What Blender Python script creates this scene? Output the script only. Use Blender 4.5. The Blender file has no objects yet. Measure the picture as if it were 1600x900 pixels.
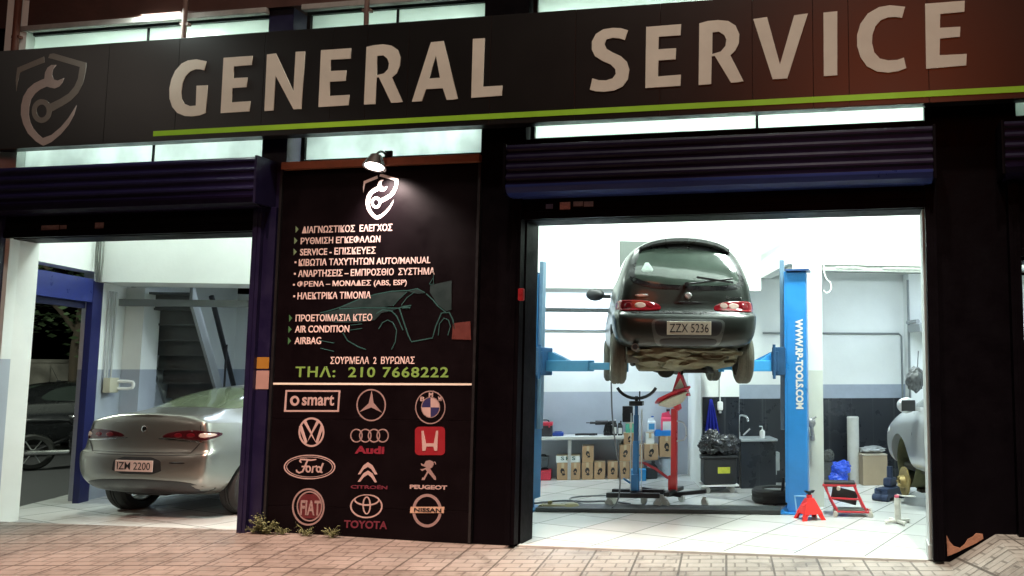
import bpy, bmesh, math, random
from mathutils import Vector, Matrix
from mathutils.bvhtree import BVHTree
R=math.radians; PI=math.pi
random.seed(7)
SC=bpy.context.scene; COL=SC.collection

# ------------------------------------------------------------------ camera, night sky, lamps, exposure
F_PX,PCX,PCY=1311.,1125.,450.
YAW=R(9.37); PIT=math.atan(125/1311); CAM=Vector((0,-7.9,1.75))
cd=bpy.data.cameras.new('camera'); cam=bpy.data.objects.new('camera',cd); COL.objects.link(cam)
cd.sensor_width=36; cd.lens=36*F_PX/1600; cd.shift_x=(800-PCX)/1600; cd.clip_end=500
cam.location=CAM; cam.rotation_euler=(PI/2+PIT,0,YAW); SC.camera=cam
w=bpy.data.worlds.new('World'); SC.world=w; w.use_nodes=True
nt=w.node_tree; bg=nt.nodes['Background']
sky=nt.nodes.new('ShaderNodeTexSky'); sky.sky_type='NISHITA'; sky.sun_disc=False
sky.sun_elevation=R(-3); sky.sun_rotation=R(150)
nt.links.new(sky.outputs[0],bg.inputs[0]); bg.inputs[1].default_value=0.05
SC.view_settings.view_transform='Standard'; SC.view_settings.look='None'
SC.view_settings.exposure=0; SC.view_settings.gamma=1; SC.view_settings.use_curve_mapping=False
SC.cycles.max_bounces=8; SC.cycles.use_denoising=True
def lamp(name,kind,loc,power,col,aim=None,size=.5,sizey=None,**k):
    l=bpy.data.lights.new(name,kind); l.energy=power; l.color=col
    if kind=='AREA':
        l.size=size
        if sizey: l.shape='RECTANGLE'; l.size_y=sizey
        else: l.shape='DISK'
    else: l.shadow_soft_size=size
    for a,b in k.items(): setattr(l,a,b)
    o=bpy.data.objects.new(name,l); COL.objects.link(o); o.location=loc
    if aim is not None: o.rotation_euler=(Vector(aim)-Vector(loc)).to_track_quat('-Z','Y').to_euler()
    return o
# interior frame: the workshop is turned 18 degrees against the street front
A18=R(18); E1=Vector((math.cos(A18),math.sin(A18),0)); E2=Vector((-math.sin(A18),math.cos(A18),0)); OO=Vector((-9.83,1.5,0))
def U(u,v,z=0): return OO+E1*u+E2*v+Vector((0,0,z))
TUBE=(.86,1,.93); COOL=(.71,.85,1)
# street lamp (behind the photographer) and added outdoor fills, fluorescent lamps inside
lamp('street_and_fill_light','SPOT',(-5.5,-7.0,12.5),14800,(1,.61,.48),(-5.2,-1.6,0),.2,spot_size=R(34),spot_blend=.9)
lamp('street_and_fill_light','SPOT',(1.5,-6.5,12.5),9300,(1,.89,.76),(-.2,-1.4,0),.2,spot_size=R(32),spot_blend=.9)  # added fill whitening the right pavement in place of light spilling from the bay
lamp('street_and_fill_light','SPOT',(-2,-6,17),5200,(1,.92,.78),(-2,0,4.6),.3,spot_size=R(70),spot_blend=.8)  # added high fill, there to brighten the sign letters
lamp('street_and_fill_light','SPOT',(-20,-13,9.8),160,(1,.84,.72),(-6,0,4),.5,spot_size=R(60),spot_blend=.8)  # added fill, angled for a pale sheen on the sign's left end
lamp('side_street_fill','POINT',(-15.0,1.0,6.0),1700,(.85,.95,.80),None,.3)  # added fill so the street beyond the side doorway shows
lamp('red_sign_fill','POINT',(.9,-15.5,9.3),680,(1,.16,.04),None,2.6)  # added red lamp, there for the red sheen on the sign's right half
lamp('ceiling_tube','AREA',(-7.6,.80,5.7),185,TUBE,(-7.6,.95,0),.5,2.6)
lamp('ceiling_tube','AREA',(-3.0,1.7,5.7),250,TUBE,(-3.0,2.0,0),2.6,.5)
lamp('ceiling_tube','AREA',(-.2,1.1,5.6),450,TUBE,(0,1.6,0),1.4,.4)
def tube(u,v,z,p,c=COOL,sx=1.5,sy=.25): 
    o=lamp('ceiling_tube','AREA',U(u,v,z),p,c,None,sx,sy); o.rotation_euler=(0,0,A18)
tube(6.4,1.15,3.04,62); tube(2.0,1.4,3.04,26); tube(3.6,3.0,3.04,10); tube(10.4,-1.25,3.22,44,COOL,1.2,.2); tube(12.6,-1.2,3.2,40)

# ------------------------------------------------------------------ pixel rays of the photograph -> points on real planes
def ray(px,py):
    a=(px-PCX)/F_PX; b=-(py-PCY)/F_PX
    fy=math.cos(PIT)-b*math.sin(PIT); z=math.sin(PIT)+b*math.cos(PIT)
    return Vector((a*math.cos(YAW)-fy*math.sin(YAW),a*math.sin(YAW)+fy*math.cos(YAW),z))
def at(px,py,Y=0.):
    d=ray(px,py); return CAM+d*((Y-CAM.y)/d.y)
def atz(px,py,Z=.04):
    d=ray(px,py); return CAM+d*((Z-CAM.z)/d.z)
def atv(px,py,v):
    d=ray(px,py); t=((OO-CAM).dot(E2)+v)/d.dot(E2); p=CAM+d*t-OO
    return p.dot(E1),p.z
def atu(px,py,u):
    d=ray(px,py); t=((OO-CAM).dot(E1)+u)/d.dot(E1); p=CAM+d*t-OO
    return p.dot(E2),p.z

# ------------------------------------------------------------------ materials
MATS={}
def M(name,col=None,rough=.5,metal=0,var=.12,vs=6,bump=0,bs=60,coat=0,spec=.5,trans=0,emit=None,es=0,vr=.1):
    if name in MATS: return MATS[name]
    m=bpy.data.materials.new(name); m.use_nodes=True; n=m.node_tree.nodes; L=m.node_tree.links
    p=n['Principled BSDF']; p.inputs['Metallic'].default_value=metal
    p.inputs['Specular IOR Level'].default_value=spec; p.inputs['Coat Weight'].default_value=coat; p.inputs['Coat Roughness'].default_value=.08
    p.inputs['Transmission Weight'].default_value=trans
    tc=n.new('ShaderNodeTexCoord')
    nz=n.new('ShaderNodeTexNoise'); nz.inputs['Scale'].default_value=vs; nz.inputs['Detail'].default_value=6; nz.inputs['Roughness'].default_value=.65
    L.new(tc.outputs['Object'],nz.inputs['Vector'])
    mx=n.new('ShaderNodeMix'); mx.data_type='RGBA'
    mx.inputs[6].default_value=(*[c*(1-var*1.6) for c in col],1); mx.inputs[7].default_value=(*[min(1,c*(1+var*1.6)) for c in col],1)
    L.new(nz.outputs[0],mx.inputs[0]); L.new(mx.outputs[2],p.inputs['Base Color'])
    mr=n.new('ShaderNodeMapRange'); mr.inputs[1].default_value=.3; mr.inputs[2].default_value=.7
    mr.inputs[3].default_value=max(.02,rough-vr); mr.inputs[4].default_value=min(1,rough+vr)
    L.new(nz.outputs[0],mr.inputs[0]); L.new(mr.outputs[0],p.inputs['Roughness'])
    if bump:
        n2=n.new('ShaderNodeTexNoise'); n2.inputs['Scale'].default_value=bs; n2.inputs['Detail'].default_value=4
        b=n.new('ShaderNodeBump'); b.inputs['Strength'].default_value=bump; b.inputs['Distance'].default_value=.01
        L.new(tc.outputs['Object'],n2.inputs['Vector']); L.new(n2.outputs[0],b.inputs['Height']); L.new(b.outputs[0],p.inputs['Normal'])
    if emit: p.inputs['Emission Color'].default_value=(*emit,1); p.inputs['Emission Strength'].default_value=es
    MATS[name]=m; return m
def tiles(name,col,grout,tw,th,rough,mort=.012,offset=0.,inner=None,var=.1,bump=.3,rot=0,dirt=.25,vr=.08):
    m=M(name,col,rough,0,var,3,vr=vr); n=m.node_tree.nodes; L=m.node_tree.links; p=n['Principled BSDF']
    tc=n['Texture Coordinate']; mp=n.new('ShaderNodeMapping'); mp.inputs['Rotation'].default_value=(0,0,rot)
    L.new(tc.outputs['Object'],mp.inputs[0])
    def brick(w,h,ms,off,freq=2):
        b=n.new('ShaderNodeTexBrick'); b.offset=off; b.offset_frequency=freq
        b.inputs['Scale'].default_value=1; b.inputs['Brick Width'].default_value=w; b.inputs['Row Height'].default_value=h
        b.inputs['Mortar Size'].default_value=ms; b.inputs['Mortar Smooth'].default_value=.15; b.inputs['Bias'].default_value=0
        b.inputs['Color1'].default_value=(.8,.8,.8,1); b.inputs['Color2'].default_value=(1,1,1,1); b.inputs['Mortar'].default_value=(1,1,1,1)
        L.new(mp.outputs[0],b.inputs[0]); return b
    b=brick(tw,th,mort,offset); old=p.inputs['Base Color'].links[0].from_socket
    mul=n.new('ShaderNodeMix'); mul.data_type='RGBA'; mul.blend_type='MULTIPLY'; mul.inputs[0].default_value=.8
    L.new(old,mul.inputs[6]); L.new(b.outputs[0],mul.inputs[7]); cur=mul.outputs[2]; fac=b.outputs['Fac']
    if inner:
        b2=brick(*inner); mm=n.new('ShaderNodeMath'); mm.operation='MAXIMUM'; sc=n.new('ShaderNodeMath'); sc.operation='MULTIPLY'; sc.inputs[1].default_value=.62
        L.new(b2.outputs['Fac'],sc.inputs[0]); L.new(fac,mm.inputs[0]); L.new(sc.outputs[0],mm.inputs[1]); fac=mm.outputs[0]
    g=n.new('ShaderNodeMix'); g.data_type='RGBA'; L.new(fac,g.inputs[0]); L.new(cur,g.inputs[6]); g.inputs[7].default_value=(*grout,1)
    dn=n.new('ShaderNodeTexNoise'); dn.inputs['Scale'].default_value=1.3; dn.inputs['Detail'].default_value=4; dn.inputs['Roughness'].default_value=.5
    L.new(tc.outputs['Object'],dn.inputs[0])
    rp=n.new('ShaderNodeValToRGB'); rp.color_ramp.elements[0].position=.22; rp.color_ramp.elements[1].position=.72
    rp.color_ramp.elements[0].color=(1-dirt,1-dirt*1.05,1-dirt*1.1,1); L.new(dn.outputs[0],rp.inputs[0])
    d=n.new('ShaderNodeMix'); d.data_type='RGBA'; d.blend_type='MULTIPLY'; d.inputs[0].default_value=1
    L.new(g.outputs[2],d.inputs[6]); L.new(rp.outputs[0],d.inputs[7]); L.new(d.outputs[2],p.inputs['Base Color'])
    if name=='paving':
        vn=n.new('ShaderNodeTexNoise'); vn.inputs['Scale'].default_value=3.2; vn.inputs['Detail'].default_value=7; vn.inputs['Roughness'].default_value=.7; vn.inputs['Distortion'].default_value=.6; L.new(tc.outputs['Object'],vn.inputs[0])
        r2=n.new('ShaderNodeValToRGB'); r2.color_ramp.elements[0].position=.30; r2.color_ramp.elements[1].position=.50; r2.color_ramp.elements[0].color=(.52,.50,.48,1); L.new(vn.outputs[0],r2.inputs[0])
        d2=n.new('ShaderNodeMix'); d2.data_type='RGBA'; d2.blend_type='MULTIPLY'; d2.inputs[0].default_value=1; L.new(d.outputs[2],d2.inputs[6]); L.new(r2.outputs[0],d2.inputs[7]); L.new(d2.outputs[2],p.inputs['Base Color'])
    if bump:
        bp=n.new('ShaderNodeBump'); bp.invert=True; bp.inputs['Strength'].default_value=bump; bp.inputs['Distance'].default_value=.01
        L.new(fac,bp.inputs['Height']); L.new(bp.outputs[0],p.inputs['Normal'])
    return m
def pane_mat(name,col,dirt,streak):
    m=bpy.data.materials.new(name); m.use_nodes=True; n=m.node_tree.nodes; L=m.node_tree.links; n.remove(n['Principled BSDF'])
    out=n['Material Output']; tc=n.new('ShaderNodeTexCoord'); mp=n.new('ShaderNodeMapping'); mp.inputs['Scale'].default_value=(streak,1,1.2)
    nz=n.new('ShaderNodeTexNoise'); nz.inputs['Scale'].default_value=1.6; nz.inputs['Detail'].default_value=7
    L.new(tc.outputs['Object'],mp.inputs[0]); L.new(mp.outputs[0],nz.inputs[0])
    r=n.new('ShaderNodeValToRGB'); r.color_ramp.elements[0].position=.38; r.color_ramp.elements[1].position=.62
    r.color_ramp.elements[0].color=(*[c*(1-dirt) for c in col],1); r.color_ramp.elements[1].color=(*col,1)
    L.new(nz.outputs[0],r.inputs[0])
    t=n.new('ShaderNodeBsdfTranslucent'); L.new(r.outputs[0],t.inputs[0])
    g=n.new('ShaderNodeBsdfGlossy'); g.inputs['Roughness'].default_value=.15
    mx=n.new('ShaderNodeMixShader'); mx.inputs[0].default_value=.05; L.new(t.outputs[0],mx.inputs[1]); L.new(g.outputs[0],mx.inputs[2]); L.new(mx.outputs[0],out.inputs[0])
    return m
BLACK=M('black_paint',(.0022,.0012,.0022),.5,0,.3,4,.15,25,spec=.06)
NAVY=M('navy_paint',(.008,.006,.032),.40,0,.25,5,.1,40)
NAVY2=M('shutter_blue',(.02,.03,.16),.35,0,.25,6)
BROWN=M('brown_paint',(.12,.035,.02),.6,0,.3,5,.2,30)
WALL=M('white_plaster',(.78,.81,.78),.7,0,.09,1.1,.12,30)
DADO=M('grey_dado',(.40,.44,.50),.5,0,.08,3,.1,30)
BEAMG=M('grey_steel',(.22,.24,.24),.5,.2,.15,6)
DARK=M('dark_metal',(.02,.02,.022),.4,.4,.2,8)
RUBBER=M('rubber',(.028,.028,.026),.75,0,.35,14,.3,60)
CHROME=M('chrome',(.7,.7,.7),.2,1,.06,8)
STEEL=M('zinc_steel',(.55,.56,.55),.35,.8,.1,10)
WHITE=M('white_plastic',(.75,.76,.74),.4,0,.05,6)
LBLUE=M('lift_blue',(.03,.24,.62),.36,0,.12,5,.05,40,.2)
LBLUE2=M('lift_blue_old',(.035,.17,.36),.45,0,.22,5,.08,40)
RED=M('red_paint',(.60,.025,.03),.35,0,.12,8,0,30,.3)
BLK_P=M('black_plastic',(.018,.019,.021),.4,0,.2,8)
CARD=M('cardboard',(.40,.26,.15),.8,0,.12,7,.1,50)
VIN=M('white_vinyl',(.78,.73,.63),.5,0,.10,3)
VING=M('grey_vinyl',(.24,.225,.20),.5,0,.15,4)
INK=M('black_ink',(.012,.012,.013),.5)
GRN=M('green_vinyl',(.36,.72,.04),.5,0,.1,4)

# ------------------------------------------------------------------ mesh helpers
class MB:
    soft=False
    def __init__(s): s.b=bmesh.new()
    def _xf(s,vs,M4):
        if M4 is not None: bmesh.ops.transform(s.b,matrix=M4,verts=vs)
    def box(s,c,d,bev=0,rot=None,seg=2,taper=None):
        r=bmesh.ops.create_cube(s.b,size=1); vs=r['verts']
        for v in vs:
            v.co=Vector((v.co.x*d[0],v.co.y*d[1],v.co.z*d[2]))
            if taper and v.co.z>0: v.co.x*=taper; v.co.y*=taper
        if bev:
            es=list({e for v in vs for e in v.link_edges})
            q=bmesh.ops.bevel(s.b,geom=es,offset=min(bev,min(d)*.45),segments=seg,affect='EDGES',profile=.5)
            vs=list({v for f in q['faces'] for v in f.verts}|{v for v in vs if v.is_valid})
        m=Matrix.Translation(c)
        if rot is not None: m=m@(rot if isinstance(rot,Matrix) else Matrix.Rotation(rot,4,'Z'))
        s._xf(vs,m); return s
    def b6(s,x0,x1,y0,y1,z0,z1,bev=0): return s.box(((x0+x1)/2,(y0+y1)/2,(z0+z1)/2),(abs(x1-x0),abs(y1-y0),abs(z1-z0)),bev)
    def cyl(s,p0,p1,r0,r1=None,seg=20,cap=True):
        p0,p1=Vector(p0),Vector(p1); r1=r0 if r1 is None else r1; d=p1-p0
        r=bmesh.ops.create_cone(s.b,cap_ends=cap,segments=seg,radius1=r0,radius2=r1,depth=d.length)
        s._xf(r['verts'],Matrix.Translation((p0+p1)/2)@d.to_track_quat('Z','Y').to_matrix().to_4x4()); return s
    def tube(s,pts,r,seg=8,smooth=0):
        P=[Vector(p) for p in pts]
        for _ in range(smooth):
            Q=[P[0]]
            for a,b in zip(P,P[1:]): Q+=[a*.75+b*.25,a*.25+b*.75]
            P=Q+[P[-1]]
        rings=[]; up=None
        for i,p in enumerate(P):
            t=(P[min(i+1,len(P)-1)]-P[max(i-1,0)]).normalized()
            if up is None: up=t.orthogonal().normalized()
            n=(up-t*up.dot(t)); n=n.normalized() if n.length>1e-5 else t.orthogonal().normalized(); up=n; b=t.cross(n)
            rr=r if not isinstance(r,(list,tuple)) else r[round(i*(len(r)-1)/max(1,len(P)-1))]
            rings.append([s.b.verts.new(p+(n*math.cos(a)+b*math.sin(a))*rr) for a in [2*PI*k/seg for k in range(seg)]])
        for a,b in zip(rings,rings[1:]):
            for k in range(seg): s.b.faces.new((a[k],a[(k+1)%seg],b[(k+1)%seg],b[k]))
        s.b.faces.new(rings[0][::-1]); s.b.faces.new(rings[-1]); return s
    def lathe(s,prof,seg=24,M4=None):
        rings=[]; vs=[]
        for r,z in prof:
            if r<1e-6: v=s.b.verts.new((0,0,z)); rings.append([v]); vs.append(v)
            else:
                ring=[s.b.verts.new((r*math.cos(2*PI*k/seg),r*math.sin(2*PI*k/seg),z)) for k in range(seg)]; rings.append(ring); vs+=ring
        for a,b in zip(rings,rings[1:]):
            for k in range(seg):
                k2=(k+1)%seg
                if len(a)==1 and len(b)==1: continue
                if len(a)==1: s.b.faces.new((a[0],b[k2],b[k]))
                elif len(b)==1: s.b.faces.new((a[k],a[k2],b[0]))
                else: s.b.faces.new((a[k],a[k2],b[k2],b[k]))
        s._xf(vs,M4); return s
    def prism(s,poly,p0,ax,ay,n):
        # polygon (2D) on plane p0 + a*ax + b*ay, extruded by vector n
        p0,ax,ay,n=Vector(p0),Vector(ax),Vector(ay),Vector(n)
        a=[s.b.verts.new(p0+ax*x+ay*y) for x,y in poly]; b=[s.b.verts.new(v.co+n) for v in a]; k=len(a)
        s.b.faces.new(a); s.b.faces.new(b[::-1])
        for i in range(k): s.b.faces.new((a[i],b[i],b[(i+1)%k],a[(i+1)%k]))
        return s
    def poly3(s,pts,n):
        n=Vector(n); a=[s.b.verts.new(Vector(p)) for p in pts]; b=[s.b.verts.new(v.co+n) for v in a]; k=len(a)
        s.b.faces.new(a); s.b.faces.new(b[::-1])
        for i in range(k): s.b.faces.new((a[i],b[i],b[(i+1)%k],a[(i+1)%k]))
        return s
    def blob(s,c,d,amp=.15,fr=3,seed=0,sub=3):
        from mathutils import noise
        s.soft=sub>=4
        r=bmesh.ops.create_icosphere(s.b,subdivisions=sub,radius=1); o=Vector((seed*7.3,seed*3.1,seed*1.7))
        for v in r['verts']:
            k=1+amp*noise.noise(v.co*fr+o)+amp*.5*noise.noise(v.co*fr*2.7+o)
            v.co=Vector((v.co.x*d[0]*k+c[0],v.co.y*d[1]*k+c[1],v.co.z*d[2]*k+c[2]))
        return s
    def mesh(s,name,mat,smooth=True):
        bmesh.ops.recalc_face_normals(s.b,faces=s.b.faces[:])
        me=bpy.data.meshes.new(name); s.b.to_mesh(me); s.b.free(); me.materials.append(mat)
        if smooth:
            me.polygons.foreach_set('use_smooth',[True]*len(me.polygons)); me.set_sharp_from_angle(angle=R(60 if s.soft else 29))
        return me
def obj(name,mb,mat,parent=None,world=False,label=None,smooth=True):
    me=mb.mesh(name,mat,smooth) if isinstance(mb,MB) else mb
    if isinstance(me,bpy.types.Mesh) and not me.materials: me.materials.append(mat)
    o=bpy.data.objects.new(name,me); COL.objects.link(o)
    if isinstance(mb,MB) and smooth and not mb.soft:
        wn=o.modifiers.new('weighted_normals','WEIGHTED_NORMAL'); wn.keep_sharp=True; wn.weight=80
    if parent:
        o.parent=parent
        if world:
            root=parent; mats=[]
            while root: mats.append(root.matrix_basis); root=root.parent
            W=Matrix.Identity(4)
            for m in reversed(mats): W=W@m
            me.transform(W.inverted())
    if label: o['label']=label
    return o
def thing(name,label,cat,loc=(0,0,0),rz=0,group=None):
    o=bpy.data.objects.new(name,None); COL.objects.link(o); o.empty_display_size=.1
    o.location=loc; o.rotation_euler=(0,0,rz); o['label']=label; o['category']=cat
    if group: o['group']=group
    bpy.context.view_layer.update(); return o
def tag(o,label,cat,group=None):
    o['label']=label; o['category']=cat
    if group: o['group']=group
    return o
def struct(name,mb,mat,smooth=False):
    o=obj(name,mb,mat,smooth=smooth); o['kind']='structure'; return o
def solo(name,mb,mat,label,cat,loc=None,rz=0,group=None):
    # a thing of one mesh; vertices are local when loc is given
    o=obj(name,mb,mat); tag(o,label,cat,group)
    if loc is not None: o.location=loc; o.rotation_euler=(0,0,rz)
    return o
def curve_mesh(name,splines,depth,res=1):
    # flat filled shape in XY with holes, as mesh
    cu=bpy.data.curves.new(name,'CURVE'); cu.dimensions='2D'; cu.fill_mode='BOTH'; cu.extrude=depth/2
    for pts in splines:
        sp=cu.splines.new('POLY'); sp.points.add(len(pts)-1); sp.use_cyclic_u=True
        for q,p in zip(sp.points,pts): q.co=(p[0],p[1],0,1)
    o=bpy.data.objects.new('tmp',cu); COL.objects.link(o); bpy.context.view_layer.update()
    me=bpy.data.meshes.new_from_object(o.evaluated_get(bpy.context.evaluated_depsgraph_get()))
    bpy.data.objects.remove(o); bpy.data.curves.remove(cu); me.name=name; return me
def vinyl(name,polys,Y,mat,parent,depth=.006,label=None,mapf=None):
    # polygons in photo pixels lying on the front plane y=Y, cut out of sheet of real thickness
    S=[]
    for poly in polys:
        S.append([(lambda q:(q.x,q.z))(at(*(mapf(*p) if mapf else p),Y)) for p in poly])
    me=curve_mesh(name,S,depth); me.transform(Matrix.Translation((0,Y-depth/2,0))@Matrix.Rotation(PI/2,4,'X'))
    me.materials.clear(); me.materials.append(mat)
    return obj(name,me,mat,parent,True,label)
def text_mesh(s,bold=0.,depth=.004,shear=0,space=1.):
    cu=bpy.data.curves.new('text','FONT'); cu.body=s; cu.size=1; cu.offset=bold*.8; cu.extrude=depth/2; cu.resolution_u=3; cu.shear=shear; cu.space_character=space; cu.fill_mode='BOTH'
    o=bpy.data.objects.new('tmp',cu); COL.objects.link(o); bpy.context.view_layer.update()
    me=bpy.data.meshes.new_from_object(o.evaluated_get(bpy.context.evaluated_depsgraph_get()))
    bpy.data.objects.remove(o); bpy.data.curves.remove(cu); return me
def fit_text(s,x0,x1,z0,z1,bold=0.,depth=.004,shear=0,space=1.):
    # text fitted into a rectangle of the local XY plane (x0..x1, z0..z1), facing +Z
    me=text_mesh(s,bold,1,shear,space); xs=[v.co.x for v in me.vertices]; ys=[v.co.y for v in me.vertices]
    a,b,c,d=min(xs),max(xs),min(ys),max(ys)
    for v in me.vertices: v.co=((v.co.x-a)/(b-a)*(x1-x0)+x0,(v.co.y-c)/(d-c)*(z1-z0)+z0,v.co.z*depth)
    return me
def front_text(name,s,px0,px1,base0,base1,cap,Y,mat,parent,bold=.02,depth=.004,shear=0,space=1.,label=None):
    p,q=at(px0,base0,Y),at(px1,base1,Y); mid=(px0+px1)/2; bm=(base0+base1)/2
    z0=at(mid,bm,Y).z; z1=at(mid,bm-cap,Y).z
    me=fit_text(s,p.x,q.x,z0,z1,bold,depth,shear,space)
    me.transform(Matrix.Translation((0,Y-depth/2,0))@Matrix.Rotation(PI/2,4,'X')); me.materials.clear(); me.materials.append(mat)
    return obj(name,me,mat,parent,True,label)
def ell(cx,cy,rx,ry=None,n=36,a0=0,a1=360,rot=0):
    ry=rx if ry is None else ry; out=[]
    for k in range(n+(0 if a1-a0>=360 else 1)):
        a=R(a0+(a1-a0)*k/n); x,y=rx*math.cos(a),ry*math.sin(a); c,s_=math.cos(R(rot)),math.sin(R(rot))
        out.append((cx+x*c-y*s_,cy+x*s_+y*c))
    return out
def stroke(pts,w):
    # polyline thickened to a polygon; w number or list
    P=[Vector(p) for p in pts]; l=[];r=[]
    for i,p in enumerate(P):
        t=(P[min(i+1,len(P)-1)]-P[max(i-1,0)]); t=t.normalized() if t.length>0 else Vector((1,0)); n=Vector((-t.y,t.x)); ww=(w[i] if isinstance(w,(list,tuple)) else w)/2
        l.append(tuple(p+n*ww)); r.append(tuple(p-n*ww))
    return l+r[::-1]

# ================================================================== THE SETTING
FZ=.04
ROADM=M('asphalt',(.05,.05,.052),.75,0,.35,30,.5,180)
PAVE=tiles('paving',(.33,.295,.26),(.105,.088,.075),.41,.41,.55,.010,0,(.21,.14,.009,.5),.16,.8,R(-9),.34)
FLOORM=tiles('floor_tiles',(.60,.61,.59),(.22,.23,.22),.62,.62,.27,.009,0,None,.0,.0,A18,.15,.0)
BLKTILE=tiles('black_tiles',(.022,.026,.033),(.05,.055,.06),.32,.32,.28,.004,0,None,.05,.1,0,.1,.02)
gb=MB(); gb.b6(-150,150,-150,150,-.5,-.16); struct('ground',gb,ROADM)
sb=MB(); sb.b6(-40,30,-14,-3.0,-.3,-.10); struct('street',sb,ROADM)
side=MB(); side.b6(-26,-10.6,-3,16,-.3,-.02); struct('side_street',side,ROADM)
# pavement: rises a little to the left, falls towards the street
pv=MB(); nx,ny=56,12; X0,X1,Y0,Y1=-14.,1.0,-3.0,.02
def pz(x,y):
    t=min(1,max(0,(-3.0-x)/3.2)); t=t*t*(3-2*t)
    return .030+.058*t+.022*y
grid=[[pv.b.verts.new((X0+(X1-X0)*i/nx,Y0+(Y1-Y0)*j/ny,pz(X0+(X1-X0)*i/nx,Y0+(Y1-Y0)*j/ny))) for j in range(ny+1)] for i in range(nx+1)]
for i in range(nx):
    for j in range(ny): pv.b.faces.new((grid[i][j],grid[i+1][j],grid[i+1][j+1],grid[i][j+1]))
struct('sidewalk',pv,PAVE)
kb=MB(); kb.b6(-14,9,-3.16,-3.0,-.2,.0,.015); struct('kerb',kb,M('kerb_stone',(.32,.31,.29),.7,0,.2,9,.3))
rp=MB()   # raised pavement with its ramp
rp.prism([(.74,.01),(1.17,.285),(6.5,.30),(6.5,-.3),(.74,-.3)],(0,-3.0,0),(1,0,0),(0,0,1),(0,3.03,0)); struct('raised_sidewalk',rp,PAVE)
fl=MB()
fl.poly3([(-9.9,.02,FZ-.3),(8,.02,FZ-.3),(8,9,FZ-.3),(-13,9,FZ-.3)],(0,0,.3)); struct('workshop_floor',fl,FLOORM)
th=MB(); th.b6(-3.28,.57,-.035,.02,FZ-.1,FZ+.012,.006); struct('threshold',th,M('threshold_stone',(.42,.42,.40),.6,0,.15,8))

# ------------------------------------------------------------------ the garage building
G=thing('garage_building','dark painted street front of the corner garage with white workshop inside','building',(-3,0,0))
def gp(name,mb,mat,**k): return obj(name,mb,mat,G,True,**k)
ZT=6.6
for x0,x1,c in [(-14,-9.45,BLACK),(-6.28,-5.985,NAVY),(-3.78,-3.30,BLACK),(.64,1.43,BLACK),(4.6,7.5,BLACK)]:
    b=MB(); b.b6(x0,x1,0,.35,-.3,ZT-.9); gp('pillar',b,c)
b=MB(); b.b6(-5.985,-3.78,.0,.30,-.3,3.925); gp('panel_wall',b,BLACK)
for x0,x1,z0,z1 in [(-9.45,-6.28,3.19,3.96),(-3.30,.64,3.225,4.06),(1.43,4.6,2.72,4.06)]:
    b=MB(); b.b6(x0,x1,.01,.33,z0,z1); gp('lintel',b,BLACK)
b=MB(); b.b6(-9.45,-9.37,0,.06,-.2,3.19); gp('door_jamb',b,NAVY); b=MB(); b.b6(-9.45,-9.38,.06,.35,-.2,3.19); gp('door_jamb',b,WALL)
b=MB(); b.b6(.60,.64,.02,.36,FZ,3.225,.004); b.b6(.585,.64,.005,.30,FZ,FZ+.13,.004); gp('door_jamb',b,M('jamb_grey',(.42,.45,.44),.5))
b=MB(); b.b6(-3.30,-3.275,.02,.33,FZ,3.225); gp('door_jamb',b,BLACK)
b=MB(); b.b6(-14,7.5,-.04,.35,5.64,ZT); gp('upper_wall',b,M('red_brown_paint',(.06,.022,.016),.65,0,.35,3,.25,18))
for x0,x1 in [(-9.38,-6.29),(-5.83,-3.8),(-3.23,.64)]:
    b=MB(); b.b6(x0-.02,x1+.02,-.07,.0,5.575,5.64,.01); gp('window_ledge',b,M('ledge_grey',(.30,.28,.26),.7,0,.3,7))
# transom windows: a dark frame and a frosted pane each
P1=pane_mat('frosted_pane',(.82,.88,.84),.05,1.5); P2=pane_mat('smeared_pane',(.82,.87,.86),.26,1.6)
def window(x0,x1,z0,z1,pm,mull=()):
    f=MB(); t=.045
    f.b6(x0,x1,.06,.15,z0,z0+t,.005); f.b6(x0,x1,.06,.15,z1-t,z1,.005)
    f.b6(x0,x0+t,.065,.145,z0+t,z1-t); f.b6(x1-t,x1,.065,.145,z0+t,z1-t)
    for m in mull: f.b6(m-.012,m+.012,.085,.12,z0+t,z1-t)
    fo=gp('window',f,DARK); p=MB(); p.b6(x0+t-.004,x1-t+.004,.098,.104,z0+t-.004,z1-t+.004); obj('pane',p,pm,fo,True)
for x0,x1,pl,mu in [(-9.45,-6.28,P2,(-7.7,)),(-5.87,-3.76,P2,()),(-3.28,.69,P1,(-.95,)),(1.43,4.6,P1,())]:
    z0=3.92 if x0<-3.5 else 4.04
    window(x0,x1,z0,4.72,pl,mu); window(x0,x1,4.72,5.62,P1,((x0+x1)/2,))
# exposed brick where the paint has broken off the right pillar
ch=vinyl('chipped_plaster',[[(1479,836),(1484,846),(1490,853),(1500,856),(1507,850),(1512,842),(1520,838),(1525,833),(1535,834),(1536,841),(1525,848),(1510,855),(1496,862),(1484,867),(1480,868)]],-.002,M('bare_brick',(.33,.14,.08),.85,0,.3,14,.6,50),G,.02,'broken patch of bare orange brick')
# interior walls (turned 18 degrees)
def iw(name,poly,z0,z1,mat,t=0):
    b=MB(); b.poly3([U(u,v,z0) for u,v in poly],(0,0,z1-z0)); return gp(name,b,mat)
HZ=5.95
DZ=1.72   # dado line
def split_wall(poly,top=HZ,z0=FZ-.1,dz=1.73):
    iw('inner_wall',poly,dz,top,WALL); iw('grey_dado',poly,z0,dz,DADO)
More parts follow.
